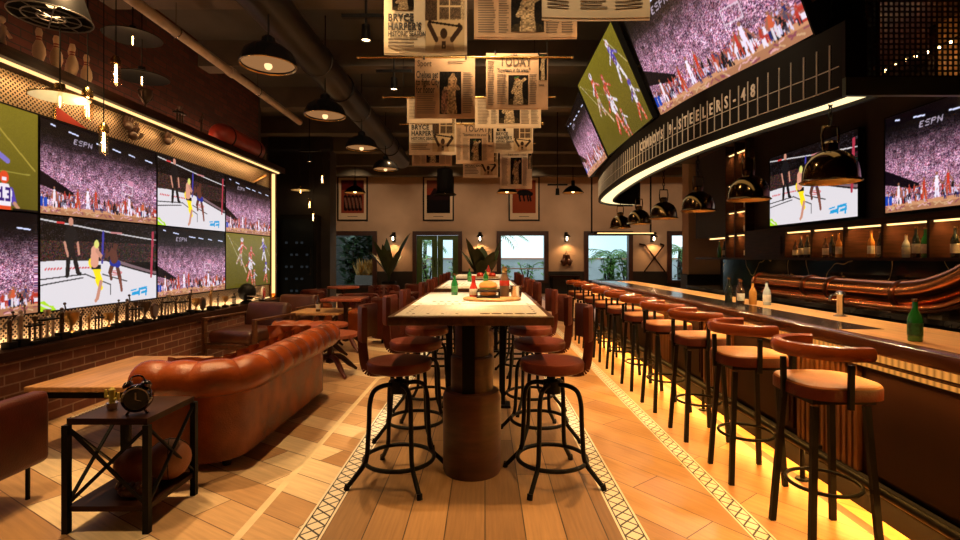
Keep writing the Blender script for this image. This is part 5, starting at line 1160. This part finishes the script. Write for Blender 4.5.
disc('lower dark disc pendant with a bare bulb at the left', (-3.17, 4.62, 2.96), .22, BLACK, BLACKM)
disc('small brass disc pendant far back before the dark partition', (-4.28, 11.6, 2.86), .22, BRASS, mat('mint_lining2', (.7, .62, .4), .5))
def tubelamp(label, loc):
    t = thing('tube_pendant_lamp', label, 'pendant lamp', loc, 0, 'edison tube pendants')
    MB().lathe([(0, 0), (.012, 0), (.033, .015), (.036, .05), (.036, .19), (.03, .2), (.03, .001)], seg=18).build('glass', EDG, t); MB().lathe([(.037, .185), (.037, .22), (.02, .25), (0, .25)], seg=16).build('socket', BRASS, t)
    m = MB(); [m.tube([(q*.009, 0, .03), (q*.006, 0, .18)], .003, 5) for q in (-1, 1)]; m.build('filament', EDB, t); MB().cyl((0, 0, .25), (0, 0, CEIL-loc[2]), .004, seg=6).build('cord', BLACK, t)
    lamp('tube_light', 'POINT', (0, -.06, .1), 1.2, WARM, t, shadow_soft_size=.01)
for a in (('lit edison tube pendant just right of the yellow disc', (-3.02, 3.8, 2.34)), ('lowest edison tube pendant, in front of the crowd screen', (-3.05, 4.0, 2.12)), ('highest edison tube pendant near the dark discs', (-3.1, 4.2, 2.74)),
          ('far edison tube pendant before the partition, lowest pair left', (-4.0, 11.4, 2.4)), ('far edison tube pendant before the partition, lowest pair right', (-3.85, 11.2, 2.1)), ('far edison tube pendant before the partition, upper', (-3.55, 10.9, 2.9))): tubelamp(*a)
def spot(label, loc, on=True):
    t = thing('track_spotlight', label, 'spotlight', loc, 0, 'small ceiling spotlights')
    MB().lathe([(0, .14), (.035, .13), (.04, .02), (.045, 0), (.038, 0), (.034, .03), (0, .05)], seg=18).build('can', BLACK, t); MB().lathe([(0, .012), (.036, .012)], seg=18).build('lens', glow('spot_lens', (1, .62, .3), 14), t); MB().cyl((0, 0, .13), (0, 0, CEIL-loc[2]), .01, seg=8).build('stem', BLACK, t); MB().box(-.2, .2, -.02, .02, .19, .22).build('track', BLACK, t)
for a in (('small ceiling spotlight left of the newspapers, nearest', (-1.0, 4.2, 3.12)), ('small ceiling spotlight left of the newspapers, farther', (-1.02, 5.6, 3.18)), ('small ceiling spotlight far left over the back tables', (-3.3, 9.4, 3.1)), ('small ceiling spotlight at the right of the newspapers', (1.45, 10.0, 2.55))): spot(*a)
# far-end cone pendants
def cone(label, loc, big=1):
    t = thing('cone_pendant_lamp', label, 'pendant lamp', loc, 0, 'black cone pendants before the far wall')
    MB().lathe([(.30*big, 0), (.305*big, .015), (.22*big, .12), (.10*big, .2), (.05, .22), (.05, .36), (0, .37)], seg=32).build('shade', BLACK, t); MB().lathe([(.29*big, .004), (.2*big, .1), (0, .17)], seg=32).build('lining', mat('amber_lining', (.6, .36, .14), .5), t)
    MB().ball((0, 0, .05), .05, 12).build('bulb', glow('cone_bulb', (1, .62, .28), 6), t); MB().cyl((0, 0, .36), (0, 0, CEIL-loc[2]), .012, seg=8).build('cord', BLACK, t); lamp('cone_light', 'SPOT', (0, 0, 0), 60, WARM, t, spot_size=R(130), spot_blend=.5, shadow_soft_size=.03)
for lb, px_, y in (('black cone pendant in front of the left poster', 355, 14.5), ('black cone pendant half hidden under the newspapers', 507, 14.5), ('black cone pendant right of the posters', 573, 14.5)): cone(lb, ((px_-485)*y/500, y, 1.3+(257.5-193)*y/500))
t = thing('bucket_pendant_lamp', 'tall black bucket pendant in front of the middle poster', 'pendant lamp', ((445-485)*12/500, 12, 1.3+(257.5-195)*12/500))
MB().lathe([(.27, 0), (.28, .01), (.2, .07), (.19, .6), (.17, .62), (0, .63)], seg=32).build('shade', BLACKM, t); MB().cyl((0, 0, .62), (0, 0, CEIL-2.8), .012, seg=8).build('cord', BLACK, t); MB().ball((0, 0, .08), .05, 10).build('bulb', glow('bucket_bulb', (1, .5, .2), 3), t)

# ------------------------------------------------------------ hanging newspapers
def paper_mat(nm, c): return mat(nm, c, .8, 0, var=.12, scale=6)
NEWS = [paper_mat('newsprint_tan', (.50, .31, .17)), paper_mat('newsprint_cream', (.66, .52, .34)), paper_mat('newsprint_buff', (.56, .40, .24))]
INK = mat('ink', (.03, .024, .018), .7); INKG = mat('small_print', (.16, .115, .075), .8); INKB = mat('masthead_brown', (.10, .06, .03), .7)
def player():
    p = Pic(90, 60, (.10, .08, .065), .66); p.a *= (.7+.6*rng.rand(90, 60, 1)); s = (.66, .56, .42)
    p.ell(.5, .05, .55, .2, (.2, .16, .10)); p.line((.4, .05), (.45, .45), .09, s); p.line((.62, .05), (.56, .45), .09, s); p.line((.48, .45), (.5, .72), .14, s); p.ell(.42, .87, .1, .07, (.55, .38, .24)); p.line((.5, .93), (.34, .9), .03, (.2, .3, .15)); p.line((.6, .74), (.82, .86), .05, s); p.line((.38, .7), (.22, .42), .05, s); p.ell(.46, .6, .05, .03, (.35, .25, .18)); p.a *= (.6+.65*np.kron(rng.rand(30, 20, 1), np.ones((3, 3, 1)))); return p
def batter():
    p = Pic(100, 100, (.74, .63, .47), 1); p.rect(.0, .3, .52, 1, (.36, .27, .19)); p.rect(.36, .9, .55, 1, (.42, .33, .24))
    k = (p.v > .53) & (rng.rand(100, 100) < .5); p.a[k] *= .55
    p.rect(.3, .36, .5, 1, (.74, .63, .47)); p.rect(.36, .9, .75, .78, (.74, .63, .47)); p.rect(.6, .63, .53, 1, (.74, .63, .47))
    d = (.22, .15, .10); p.poly([(.2, 0), (.75, 0), (.68, .25), (.3, .25)], (.62, .5, .36)); p.line((.28, .2), (.1, .45), .05, d); p.line((.68, .2), (.9, .4), .05, d); p.line((.1, .45), (.12, .5), .04, d); p.line((.9, .4), (.86, .44), .04, d); p.line((.1, .5), (.9, .42), .018, (.12, .08, .05)); p.ell(.47, .3, .09, .09, d); p.rect(.42, .52, .04, .17, d); p.rect(.45, .49, .07, .1, (.62, .5, .36)); return p
def dribble():
    p = Pic(90, 60, (.12, .10, .08), .66); p.a *= (.6+.8*rng.rand(90, 60, 1)); s = (.66, .52, .37); p.line((.55, .5), (.6, .78), .13, s); p.ell(.62, .91, .08, .06, s); p.line((.45, .05), (.55, .5), .09, (.6, .48, .34)); p.line((.68, .05), (.6, .5), .08, (.7, .58, .42)); p.line((.62, .72), (.86, .6), .05, s); p.line((.52, .7), (.3, .55), .05, s); p.line((.2, .1), (.25, .5), .09, (.5, .34, .25)); p.ell(.26, .6, .06, .05, s); p.a *= (.55+.65*np.kron(rng.rand(30, 20, 1), np.ones((3, 3, 1)))); return p
PICS = {k: pic_mesh('print_'+k, f()) for k, f in (('player', player), ('batter', batter), ('dribble', dribble))}
for me in PICS.values(): me.materials.append(PRINT)
LINES = {}
def newspaper(label, px0, px1, py0, py1, d, rodz, style, mi=0, tilt=0):
    """page hung from a rod at distance d; size from the photo at that distance"""
    W = (px1-px0)*d/500; zt = 1.3+(257.5-py0)*d/500; zb = 1.3+(257.5-py1)*d/500; H = zt-zb; x = ((px0+px1)/2-485)*d/500
    t = thing('newspaper', label, 'newspaper', (x, d, zb), tilt, 'newspapers hung from ceiling rods')
    m = MB(); n = 8; th = .004
    for (yo, zz0) in ((0, 0), (.006, -.012)):                                      # two leaves, bowed a little
        rows = []
        for k in range(n+1):
            u = -W/2+W*k/n; b = .012*math.sin(PI*k/n)+yo; rows.append([m.bm.verts.new((u, b, zz0)), m.bm.verts.new((u, b, H)), m.bm.verts.new((u, b+th, H)), m.bm.verts.new((u, b+th, zz0))])
        for A, B in zip(rows, rows[1:]):
            for k in range(4): m.bm.faces.new((A[k], A[(k+1) % 4], B[(k+1) % 4], B[k]))
        m.bm.faces.new(rows[0][::-1]); m.bm.faces.new(rows[-1])
    m.build('page', NEWS[mi], t)
    fy = lambda u: .012*math.sin(PI*(u+W/2)/W)-.004
    def head(s, u, z, size, material=INK, bold=.0, w_=.9):
        me = text_mesh(s, size, .0008, .012*size if bold == 0 else .02*size if bold < .002 else .036*size, 'LEFT', w_); me.materials.append(material); o = link('headline', me, t); o.rotation_euler = (R(90), 0, 0); o.location = (u, fy(u)-.004, z)
    def pic(k, u0, u1, z0, z1):
        o = link('printed_photo', PICS[k], t); o.scale = (u1-u0, 1, z1-z0); o.location = ((u0+u1)/2, min(fy(u0), fy(u1))-.004, z0)
    lines = MB()
    def col(u0, u1, z0, z1, st=.018):
        z = z1
        while z > z0: lines.box(u0, u0+(u1-u0)*random.uniform(.75, 1), fy((u0+u1)/2)-.004, fy((u0+u1)/2)-.003, z, z+st*.38); z -= st
    l, r = -W/2, W/2
    if style == 'harper_big':
        head('BRYCE', l+.05*W, .52*H, .168*H, INK, .004, .80); head("HARPER'S", l+.05*W, .375*H, .168*H, INK, .004, .72); head('HISTORIC SEASON', l+.05*W, .27*H, .115*H, INK, .001, .62)
        col(l+.05*W, l+.44*W, .07*H, .22*H, .055*H); pic('batter', l+.5*W, r-.03*W, .03*H, .98*H); pic('player', l+.1*W, l+.36*W, .7*H, .99*H)
    elif style == 'harper':
        head('BRYCE', l+.05*W, .66*H, .18*H, INK, .005, .85); head("HARPER'S", l+.05*W, .50*H, .18*H, INK, .005, .78); head('HISTORIC SEASON', l+.05*W, .38*H, .11*H, INK, .002, .72)
        col(l+.05*W, l+.46*W, .1*H, .34*H, .055*H); pic('batter', l+.5*W, r-.03*W, .06*H, .98*H)
        pic('player', l+.07*W, l+.3*W, .82*H, .98*H)
    elif style == 'sport':
        head('Sport', l+.04*W, .855*H, .15*H, INKB, 0, .7)
        for q, s in enumerate(('Chelsea set', 'to fight City', 'for honor')): head(s, l+.02*W, (.66-.125*q)*H, .165*H, INK, .0005, .46)
        col(l+.03*W, l+.36*W, .04*H, .4*H); col(r-.2*W, r-.03*W, .04*H, .74*H); col(l+.55*W, r-.14*W, .9*H, .94*H); pic('dribble', l+.41*W, l+.77*W, .05*H, .77*H)
    elif style == 'today':
        head('USA', l+.40*W, .945*H, .06*H, INK, .001, 1.1); head('TODAY', l+.22*W, .765*H, .225*H, INKB, .001, .72); head('"Superteam in the arena?"', l+.18*W, .655*H, .10*H, INK, .0005, .55)
        col(l+.03*W, l+.14*W, .05*H, .84*H); col(l+.18*W, l+.34*W, .05*H, .6*H); col(l+.70*W, l+.82*W, .05*H, .6*H); pic('player', l+.36*W, l+.68*W, .06*H, .6*H); pic('player', l+.85*W, r-.02*W, .5*H, .98*H); head('HALL', l+.85*W, .4*H, .05*H, INK, .0005, .8)
    elif style == 'photo':
        col(l+.04*W, l+.22*W, .08*H, .9*H); col(l+.24*W, l+.34*W, .08*H, .9*H); col(r-.3*W, r-.17*W, .08*H, .9*H); col(r-.15*W, r-.03*W, .08*H, .9*H); pic('player', l+.36*W, l+.68*W, .12*H, .98*H)
    elif style == 'tall':
        head('Superteam', l+.25*W, .86*H, .07*H, INK, .0006, .9); col(l+.05*W, l+.26*W, .06*H, .8*H); col(r-.28*W, r-.15*W, .06*H, .8*H); pic('player', l+.33*W, l+.68*W, .1*H, .8*H); pic('player', r-.12*W, r-.01*W, .5*H, .9*H)
    else:
        col(l+.05*W, l+.3*W, .1*H, .92*H); col(l+.36*W, l+.62*W, .1*H, .92*H); col(l+.68*W, r-.05*W, .1*H, .92*H)
    lines.build('small_print', INKG, t, smooth=False)
    m = MB()
    for u in (-W*.35, W*.35): m.box(u-.008, u+.008, -.006, .014, H-.015, H+.02); m.tube([(u, .005, H+.01), (u, .005, max(rodz-zb, H+.02))], .0025, 5)
    m.build('clip', BLACK, t, smooth=False)
    return t
RZ = 3.3
t = None
for k, d in enumerate((2.49, 3.74, 4.99, 6.23, 7.49, 8.74)):
    t = thing('hanging_rod', 'thin brass rod under the ceiling that carries newspapers, %s from the camera' % ORD[k] if k else 'thin brass rod under the ceiling nearest the camera', 'rod', (0, 0, 0), 0, 'newspaper rods')
    x0, x1 = (358-485)*4.99/500, (572-485)*4.99/500
    MB().tube([(x0, d, RZ), (x1, d, RZ)], .011, 10).build('rod', BRASS, t)
    for x in (x0+.25, x1-.25): MB().cyl((x, d, RZ), (x, d, CEIL), .004, seg=6).build('wire', BLACK, t)
    MB().ball((x0, d, RZ), .018, 10).ball((x1, d, RZ), .018, 10).build('knob', BRASS, t)
N = newspaper
N('large cream newspaper headlined with a historic season, top left of the cluster', 384, 467, -8, 53, 3.74, RZ, 'harper_big', 1)
N('tan newspaper with a baseball photo at the top of the cluster', 474, 577, -8, 37, 3.76, RZ, 'photo', 0)
N('bright cream newspaper at the top right, cut by the photo edge', 542, 650, -60, 17, 2.50, RZ, 'text', 1)
N('tan sport page with a headline about a fight for honor', 415, 475, 58, 117, 4.98, RZ, 'sport', 0)
N('tan front page with a large TODAY masthead, the bigger one', 486, 548, 53, 108, 5.0, RZ, 'today', 0)
N('tan newspaper showing below the bigger TODAY page, a baseball photo in it', 475, 541, 96, 127, 6.25, RZ, 'photo', 2)
N('cream newspaper hanging behind the sport page, its left edge showing', 407, 452, 96, 122, 6.25, RZ, 'text', 2)
N('cream historic-season newspaper at the middle left of the cluster', 409, 456, 117, 154, 7.48, RZ, 'harper', 1)
N('small tan front page with the TODAY masthead, lower centre', 456, 494, 122, 163, 7.50, RZ, 'today', 0)
N('cream historic-season newspaper at the middle right of the cluster', 494, 533, 127, 152, 7.49, RZ, 'harper', 1)
N('narrow tan newspaper strip at the lower left of the cluster', 412, 452, 146, 165, 8.74, RZ, 'photo', 0)
N('cream historic-season newspaper at the bottom of the cluster', 463, 498, 150, 177, 8.78, RZ, 'harper', 1)
N('cream newspaper with a tall player photo, lowest of the cluster', 500, 532, 150, 188, 8.74, RZ, 'tall', 1)

# ------------------------------------------------------------ far wall: posters, sconces, plants, sticks
POST = mat('poster_cream', (.58, .42, .29), .7)
def poster(label, px0, px1, fn):
    x0, x1, z0, z1 = FX(px0), FX(px1), FZ(221), FZ(176.5)
    t = thing('framed_poster', label, 'poster', ((x0+x1)/2, 17.98, z0), 0, 'posters on the far wall'); w2 = (x1-x0)/2; h = z1-z0
    MB().box(-w2, w2, -.03, .01, 0, .05).box(-w2, w2, -.03, .01, h-.05, h).box(-w2, -w2+.05, -.03, .01, .05, h-.05).box(w2-.05, w2, -.03, .01, .05, h-.05).build('frame', BLACK, t, smooth=False)
    MB().box(-w2+.05, w2-.05, -.012, .01, .05, h-.05).build('mount', POST, t, smooth=False); p = Pic(80, 56, (.5, .2, .14), .7); fn(p); me = pic_mesh('poster_print', p); me.materials.append(PRINT)
    o = link('print', me, t); o.scale = (2*w2-.28, 1, h-.42); o.location = (0, -.016, .28)
    MB().box(-.18, .18, -.016, -.012, .15, .17).build('caption_line', INK, t, smooth=False)
def pA(p):
    for u in (.2, .36, .52, .68, .84): p.line((u, .12), (u, .5), .05, (.08, .04, .04)); p.ell(u, .62, .05, .05, (.1, .05, .05)); p.line((u-.02, .45), (u+.05, .18), .03, (.45, .3, .25))
    p.rect(0, 1, .7, 1, (.32, .08, .07))
def pB(p): p.rect(0, 1, 0, .55, (.05, .03, .035)); p.poly([(.1, .5), (.35, .8), (.6, .55), (.9, .7), (1, .4), (0, .4)], (.12, .05, .06)); p.rect(0, 1, .75, 1, (.42, .22, .16))
def pC(p): p.a[:] = (.50, .22, .13); p.ell(.5, .62, .3, .09, (.06, .04, .05)); [p.line((u, .6), (u+.06, .38), .025, (.07, .05, .06)) for u in (.28, .45, .62, .72)]; p.ell(.8, .58, .08, .06, (.06, .04, .05))
poster('framed reddish poster with dark standing figures, leftmost on the far wall', 337.5, 368, pA); poster('framed poster with a dark lower half, middle of the far wall', 423, 454, pB); poster('framed orange poster with a dark animal shape, right of the three', 508.5, 539.5, pC)
for i, px_ in enumerate((394, 480, 566, 652)):
    t = thing('wall_sconce', 'black lantern sconce on the far wall, %s' % ['between left window and door', 'between door and middle window', 'right of the middle window', 'above the crossed sticks'][i], 'wall lamp', (FX(px_), 17.98, FZ(242)), 0, 'lantern sconces')
    MB().box(-.06, .06, -.02, .01, .0, .35).build('back_plate', BLACK, t); MB().tube(spline([(0, -.01, .28), (0, -.12, .34), (0, -.2, .28)], 4), .014, 8).build('arm', BLACK, t)
    MB().lathe([(.13, .18), (.12, .2), (.05, .27), (0, .3)], (0, -.2, 0), 16).build('hood', BLACK, t); MB().lathe([(0, .04), (.022, .05), (.03, .09), (.025, .17), (0, .18)], (0, -.2, 0), 14).build('bulb', glow('sconce_bulb', (1, .78, .5), 14), t)
    lamp('sconce_light', 'SPOT', (0, -.2, -.02), 26, (1, .55, .2), t, spot_size=R(150), spot_blend=.6, shadow_soft_size=.04)
def plant(label, loc, h, n, wd, L, rise, pot_r=1):
    t = thing('potted_plant', label, 'plant', loc, 0, None); MB().lathe([(0, 0), (.2, 0), (.26, .5), (.23, .5), (.22, .44), (0, .44)], seg=24).build('pot', BLACKM, t)
    m = MB()
    for k in range(n):
        az = 2*PI*k/n+random.uniform(-.3, .3); m.tube([(0, 0, .44), (.06*math.cos(az), .06*math.sin(az), .44+h*.3)], .014, 6); blade(m, (.06*math.cos(az), .06*math.sin(az), .44+h*.25), az, L*random.uniform(.5, 1), rise*random.uniform(.6, 1.15), L*.35, wd, 7)
    m.build('leaves', LEAFD, t)
plant('tall dark-leaved plant between the left window and the door', (-3.25, 16.9, 0), 1.1, 11, .26, .75, 1.5)
plant('broad dark-leaved plant beyond the farthest communal table', (-.05, 13.2, 0), 1.0, 13, .34, .6, 1.2)
t = thing('crossed_sticks', 'two crossed hockey sticks mounted on the far wall beside the bar end', 'sticks', (FX(654), 17.94, FZ(258)))
for sx in (-1, 1): MB().bar((sx*.38, 0, -.5), (-sx*.34, 0, .46), .045, .03, (0, 1, 0)).bar((-sx*.34, 0, .46), (-sx*.55 if sx > 0 else -sx*.2, 0, .5), .06, .03, (0, 1, 0)).build('stick', DWOOD, t)
MB().box(-.05, .05, 0, .04, -.06, .06).build('bracket', BLACK, t)
t = thing('boxing_gloves', 'pair of dark boxing gloves hanging on the far wall below a sconce', 'gloves', (FX(566), 17.9, FZ(262)))
for sx in (-1, 1): MB().ball((sx*.1, -.02, 0), .11, 14, (.85, .8, 1.25)).ball((sx*.1+sx*.07, -.05, .03), .05, 10).cyl((sx*.09, 0, .1), (sx*.05, .02, .25), .06, .07).build('glove', LEATHER_D, t)
MB().tube([(-.05, .02, .24), (0, .06, .42), (.05, .02, .24)], .008, 6).build('lace', BLACK, t)
t = thing('console_ledge', 'dark ledge shelf along the wainscot right of the middle window', 'shelf', (2.8, 17.8, 0)); MB().box(-.5, .55, -.15, .17, .6, .66).build('shelf', DWOOD, t); MB().box(-.45, -.4, -.1, .15, 0, .6).box(.45, .5, -.1, .15, 0, .6).build('bracket', BLACK, t)
t = thing('wine_fridge', 'tall black glass-fronted wine fridge at the back left', 'fridge', (-4.35, 11.75, 0)); MB().box(-.42, .42, -.1, .2, 0, 2.3).build('cabinet', BLACKM, t, smooth=False); MB().box(-.36, .36, -.12, -.1, .1, 2.2).build('glass_door', mat('smoked_glass', (.02, .025, .03), .08, 0), t, smooth=False); MB().box(.28, .30, -.15, -.12, .9, 1.5).build('handle', STEEL, t)
m = MB(); [m.box(-.3+.12*(k % 5), -.24+.12*(k % 5), -.124, -.1205, .5+.28*(k//5), .55+.28*(k//5)) for k in range(25) if k % 3]; m.build('reflection_patches', glow('fridge_reflection', (.7, .85, 1), .02), t, smooth=False)  # dim glowing patches stand for bluish reflections on the door glass

# ------------------------------------------------------------ on the communal tables
TT = TZ+.0005
def P_(px_, py_): d = (1.3-TZ)*500/(py_-257.5); return ((px_-485)*d/500, d)
x, y = P_(492, 300); t = thing('serving_board', 'round wooden serving board carrying the burger on the nearest communal table', 'board', (x, y, TZ)); MB().lathe([(0, 0), (.21, 0), (.22, .008), (.22, .016), (.21, .022), (0, .022)], seg=40, sx=1.02, sy=.8).build('board', OAK, t)
bx, by, bz = x, y, TZ+.022
t = thing('burger', 'cheeseburger with a glossy bun in a small wire tray on the round board', 'burger', (bx-.03, by+.0, bz+.012)); BUN = mat('toasted_bun', (.60, .25, .06), .3, 0, var=.25, scale=9, coat=.3)
MB().lathe([(0, .005), (.06, .005), (.068, .018), (.062, .03), (0, .03)], seg=24).build('bottom_bun', BUN, t); MB().lathe([(0, .03), (.068, .03), (.072, .04), (.066, .05), (0, .05)], seg=24).build('patty', mat('grilled_patty', (.06, .025, .012), .6, 0, bump=.5, bscale=60), t)
MB().box(-.052, .052, -.052, .052, .05, .055, Matrix.Rotation(R(35), 4, 'Z')).build('cheese', mat('cheddar', (.75, .40, .06), .4), t); MB().lathe([(0, .055), (.066, .054), (.069, .060), (.066, .062), (0, .062)], seg=24).build('lettuce', mat('lettuce', (.2, .34, .06), .5), t); MB().lathe([(0, .062), (.066, .062), (.073, .075), (.06, .1), (.03, .113), (0, .116)], seg=28).build('top_bun', BUN, t)
t = thing('wire_tray', 'small black wire tray around the burger', 'tray', (bx-.03, by, bz)); m = MB()
for z in (.006, .05): m.tube([(-.085, -.085, z), (.085, -.085, z), (.085, .085, z), (-.085, .085, z)], .004, 6, True)
for sx in (-1, 1):
    for sy in (-1, 1): m.cyl((sx*.085, sy*.085, 0), (sx*.085, sy*.085, .05), .004, seg=6)
m.build('frame', BLACK, t); MB().box(-.08, .08, -.08, .08, .004, .009).build('base', BLACK, t, smooth=False)
REDP = mat('ketchup_red', (.50, .03, .015), .25, 0, coat=.3); 
t = thing('ketchup_bottle', 'red-topped ketchup bottle with a pale label left of the burger', 'sauce bottle', (bx-.145, by+.06, bz)); MB().lathe([(0, 0), (.03, 0), (.032, .01), (.03, .07), (.022, .09), (.014, .12), (.014, .14), (0, .14)], seg=20).build('body', REDP, t); MB().lathe([(.0325, .014), (.0335, .016), (.0325, .06), (.031, .062)], seg=20).build('label_wrap', LBLC, t); MB().lathe([(.015, .138), (.017, .14), (.016, .165), (0, .167)], seg=14).build('cap', REDP, t)
t = thing('hot_sauce_bottle', 'tall dark sauce bottle with a red band right of the burger', 'sauce bottle', (bx+.10, by+.08, bz)); MB().lathe([(0, 0), (.036, 0), (.038, .01), (.038, .13), (.028, .155), (.018, .19), (.018, .215), (0, .215)], seg=20).build('body', mat('tinted_sauce', (.16, .09, .05), .12, 0, coat=.4), t); MB().lathe([(.0385, .085), (.0395, .087), (.0395, .125), (.0385, .127)], seg=20).build('label_wrap', REDP, t); MB().lathe([(.019, .19), (.022, .195), (.02, .235), (0, .237)], seg=14).build('cap', mat('gold_foil', (.5, .36, .16), .3, .8), t)
t = thing('steel_cup', 'small steel cup of fries holder at the right edge of the board', 'cup', (bx+.19, by+.02, TZ+.0225-.001)); MB().lathe([(0, 0), (.038, 0), (.046, .085), (.048, .088), (.043, .088), (.036, .006), (0, .006)], seg=24).build('cup', STEEL, t)
x, y = P_(454.5, 295); bottle('beer_bottle', 'green beer bottle left of the board on the nearest communal table', (x, y, TZ), .185, .03, GRNG, LBLG, 'beer bottles on the communal tables')
x, y = P_(469.5, 281.8); bottle('beer_bottle', 'green beer bottle left of centre on the second communal table', (x, y, TZ), .18, .03, GRNG, LBLG, 'beer bottles on the communal tables')
bottle('beer_bottle', 'green beer bottle on the second communal table right of centre', (.01, 6.05, TZ), .18, .03, GRNG, LBLG, 'beer bottles on the communal tables')
t = thing('red_serving_plate', 'red board with food at the end of the farthest communal table', 'plate', (.02, 8.3, TZ)); MB().lathe([(0, 0), (.2, 0), (.21, .015), (0, .02)], seg=28).build('plate', OAK, t)
for k, (dx, dy) in enumerate(((-.1, 0), (.02, .05), (.1, -.04))): MB().lathe([(0, 0), (.055, 0), (.06, .03), (.04, .06), (0, .07)], (dx, dy, .018), 16).build('food', REDP if k != 1 else BUN, t)
t = thing('ketchup_bottle', 'red squeeze bottle on the farthest communal table', 'sauce bottle', (.06, 8.62, TZ)); MB().lathe([(0, 0), (.032, 0), (.034, .01), (.034, .13), (.02, .15), (.006, .2), (0, .2)], seg=18).build('body', REDP, t)
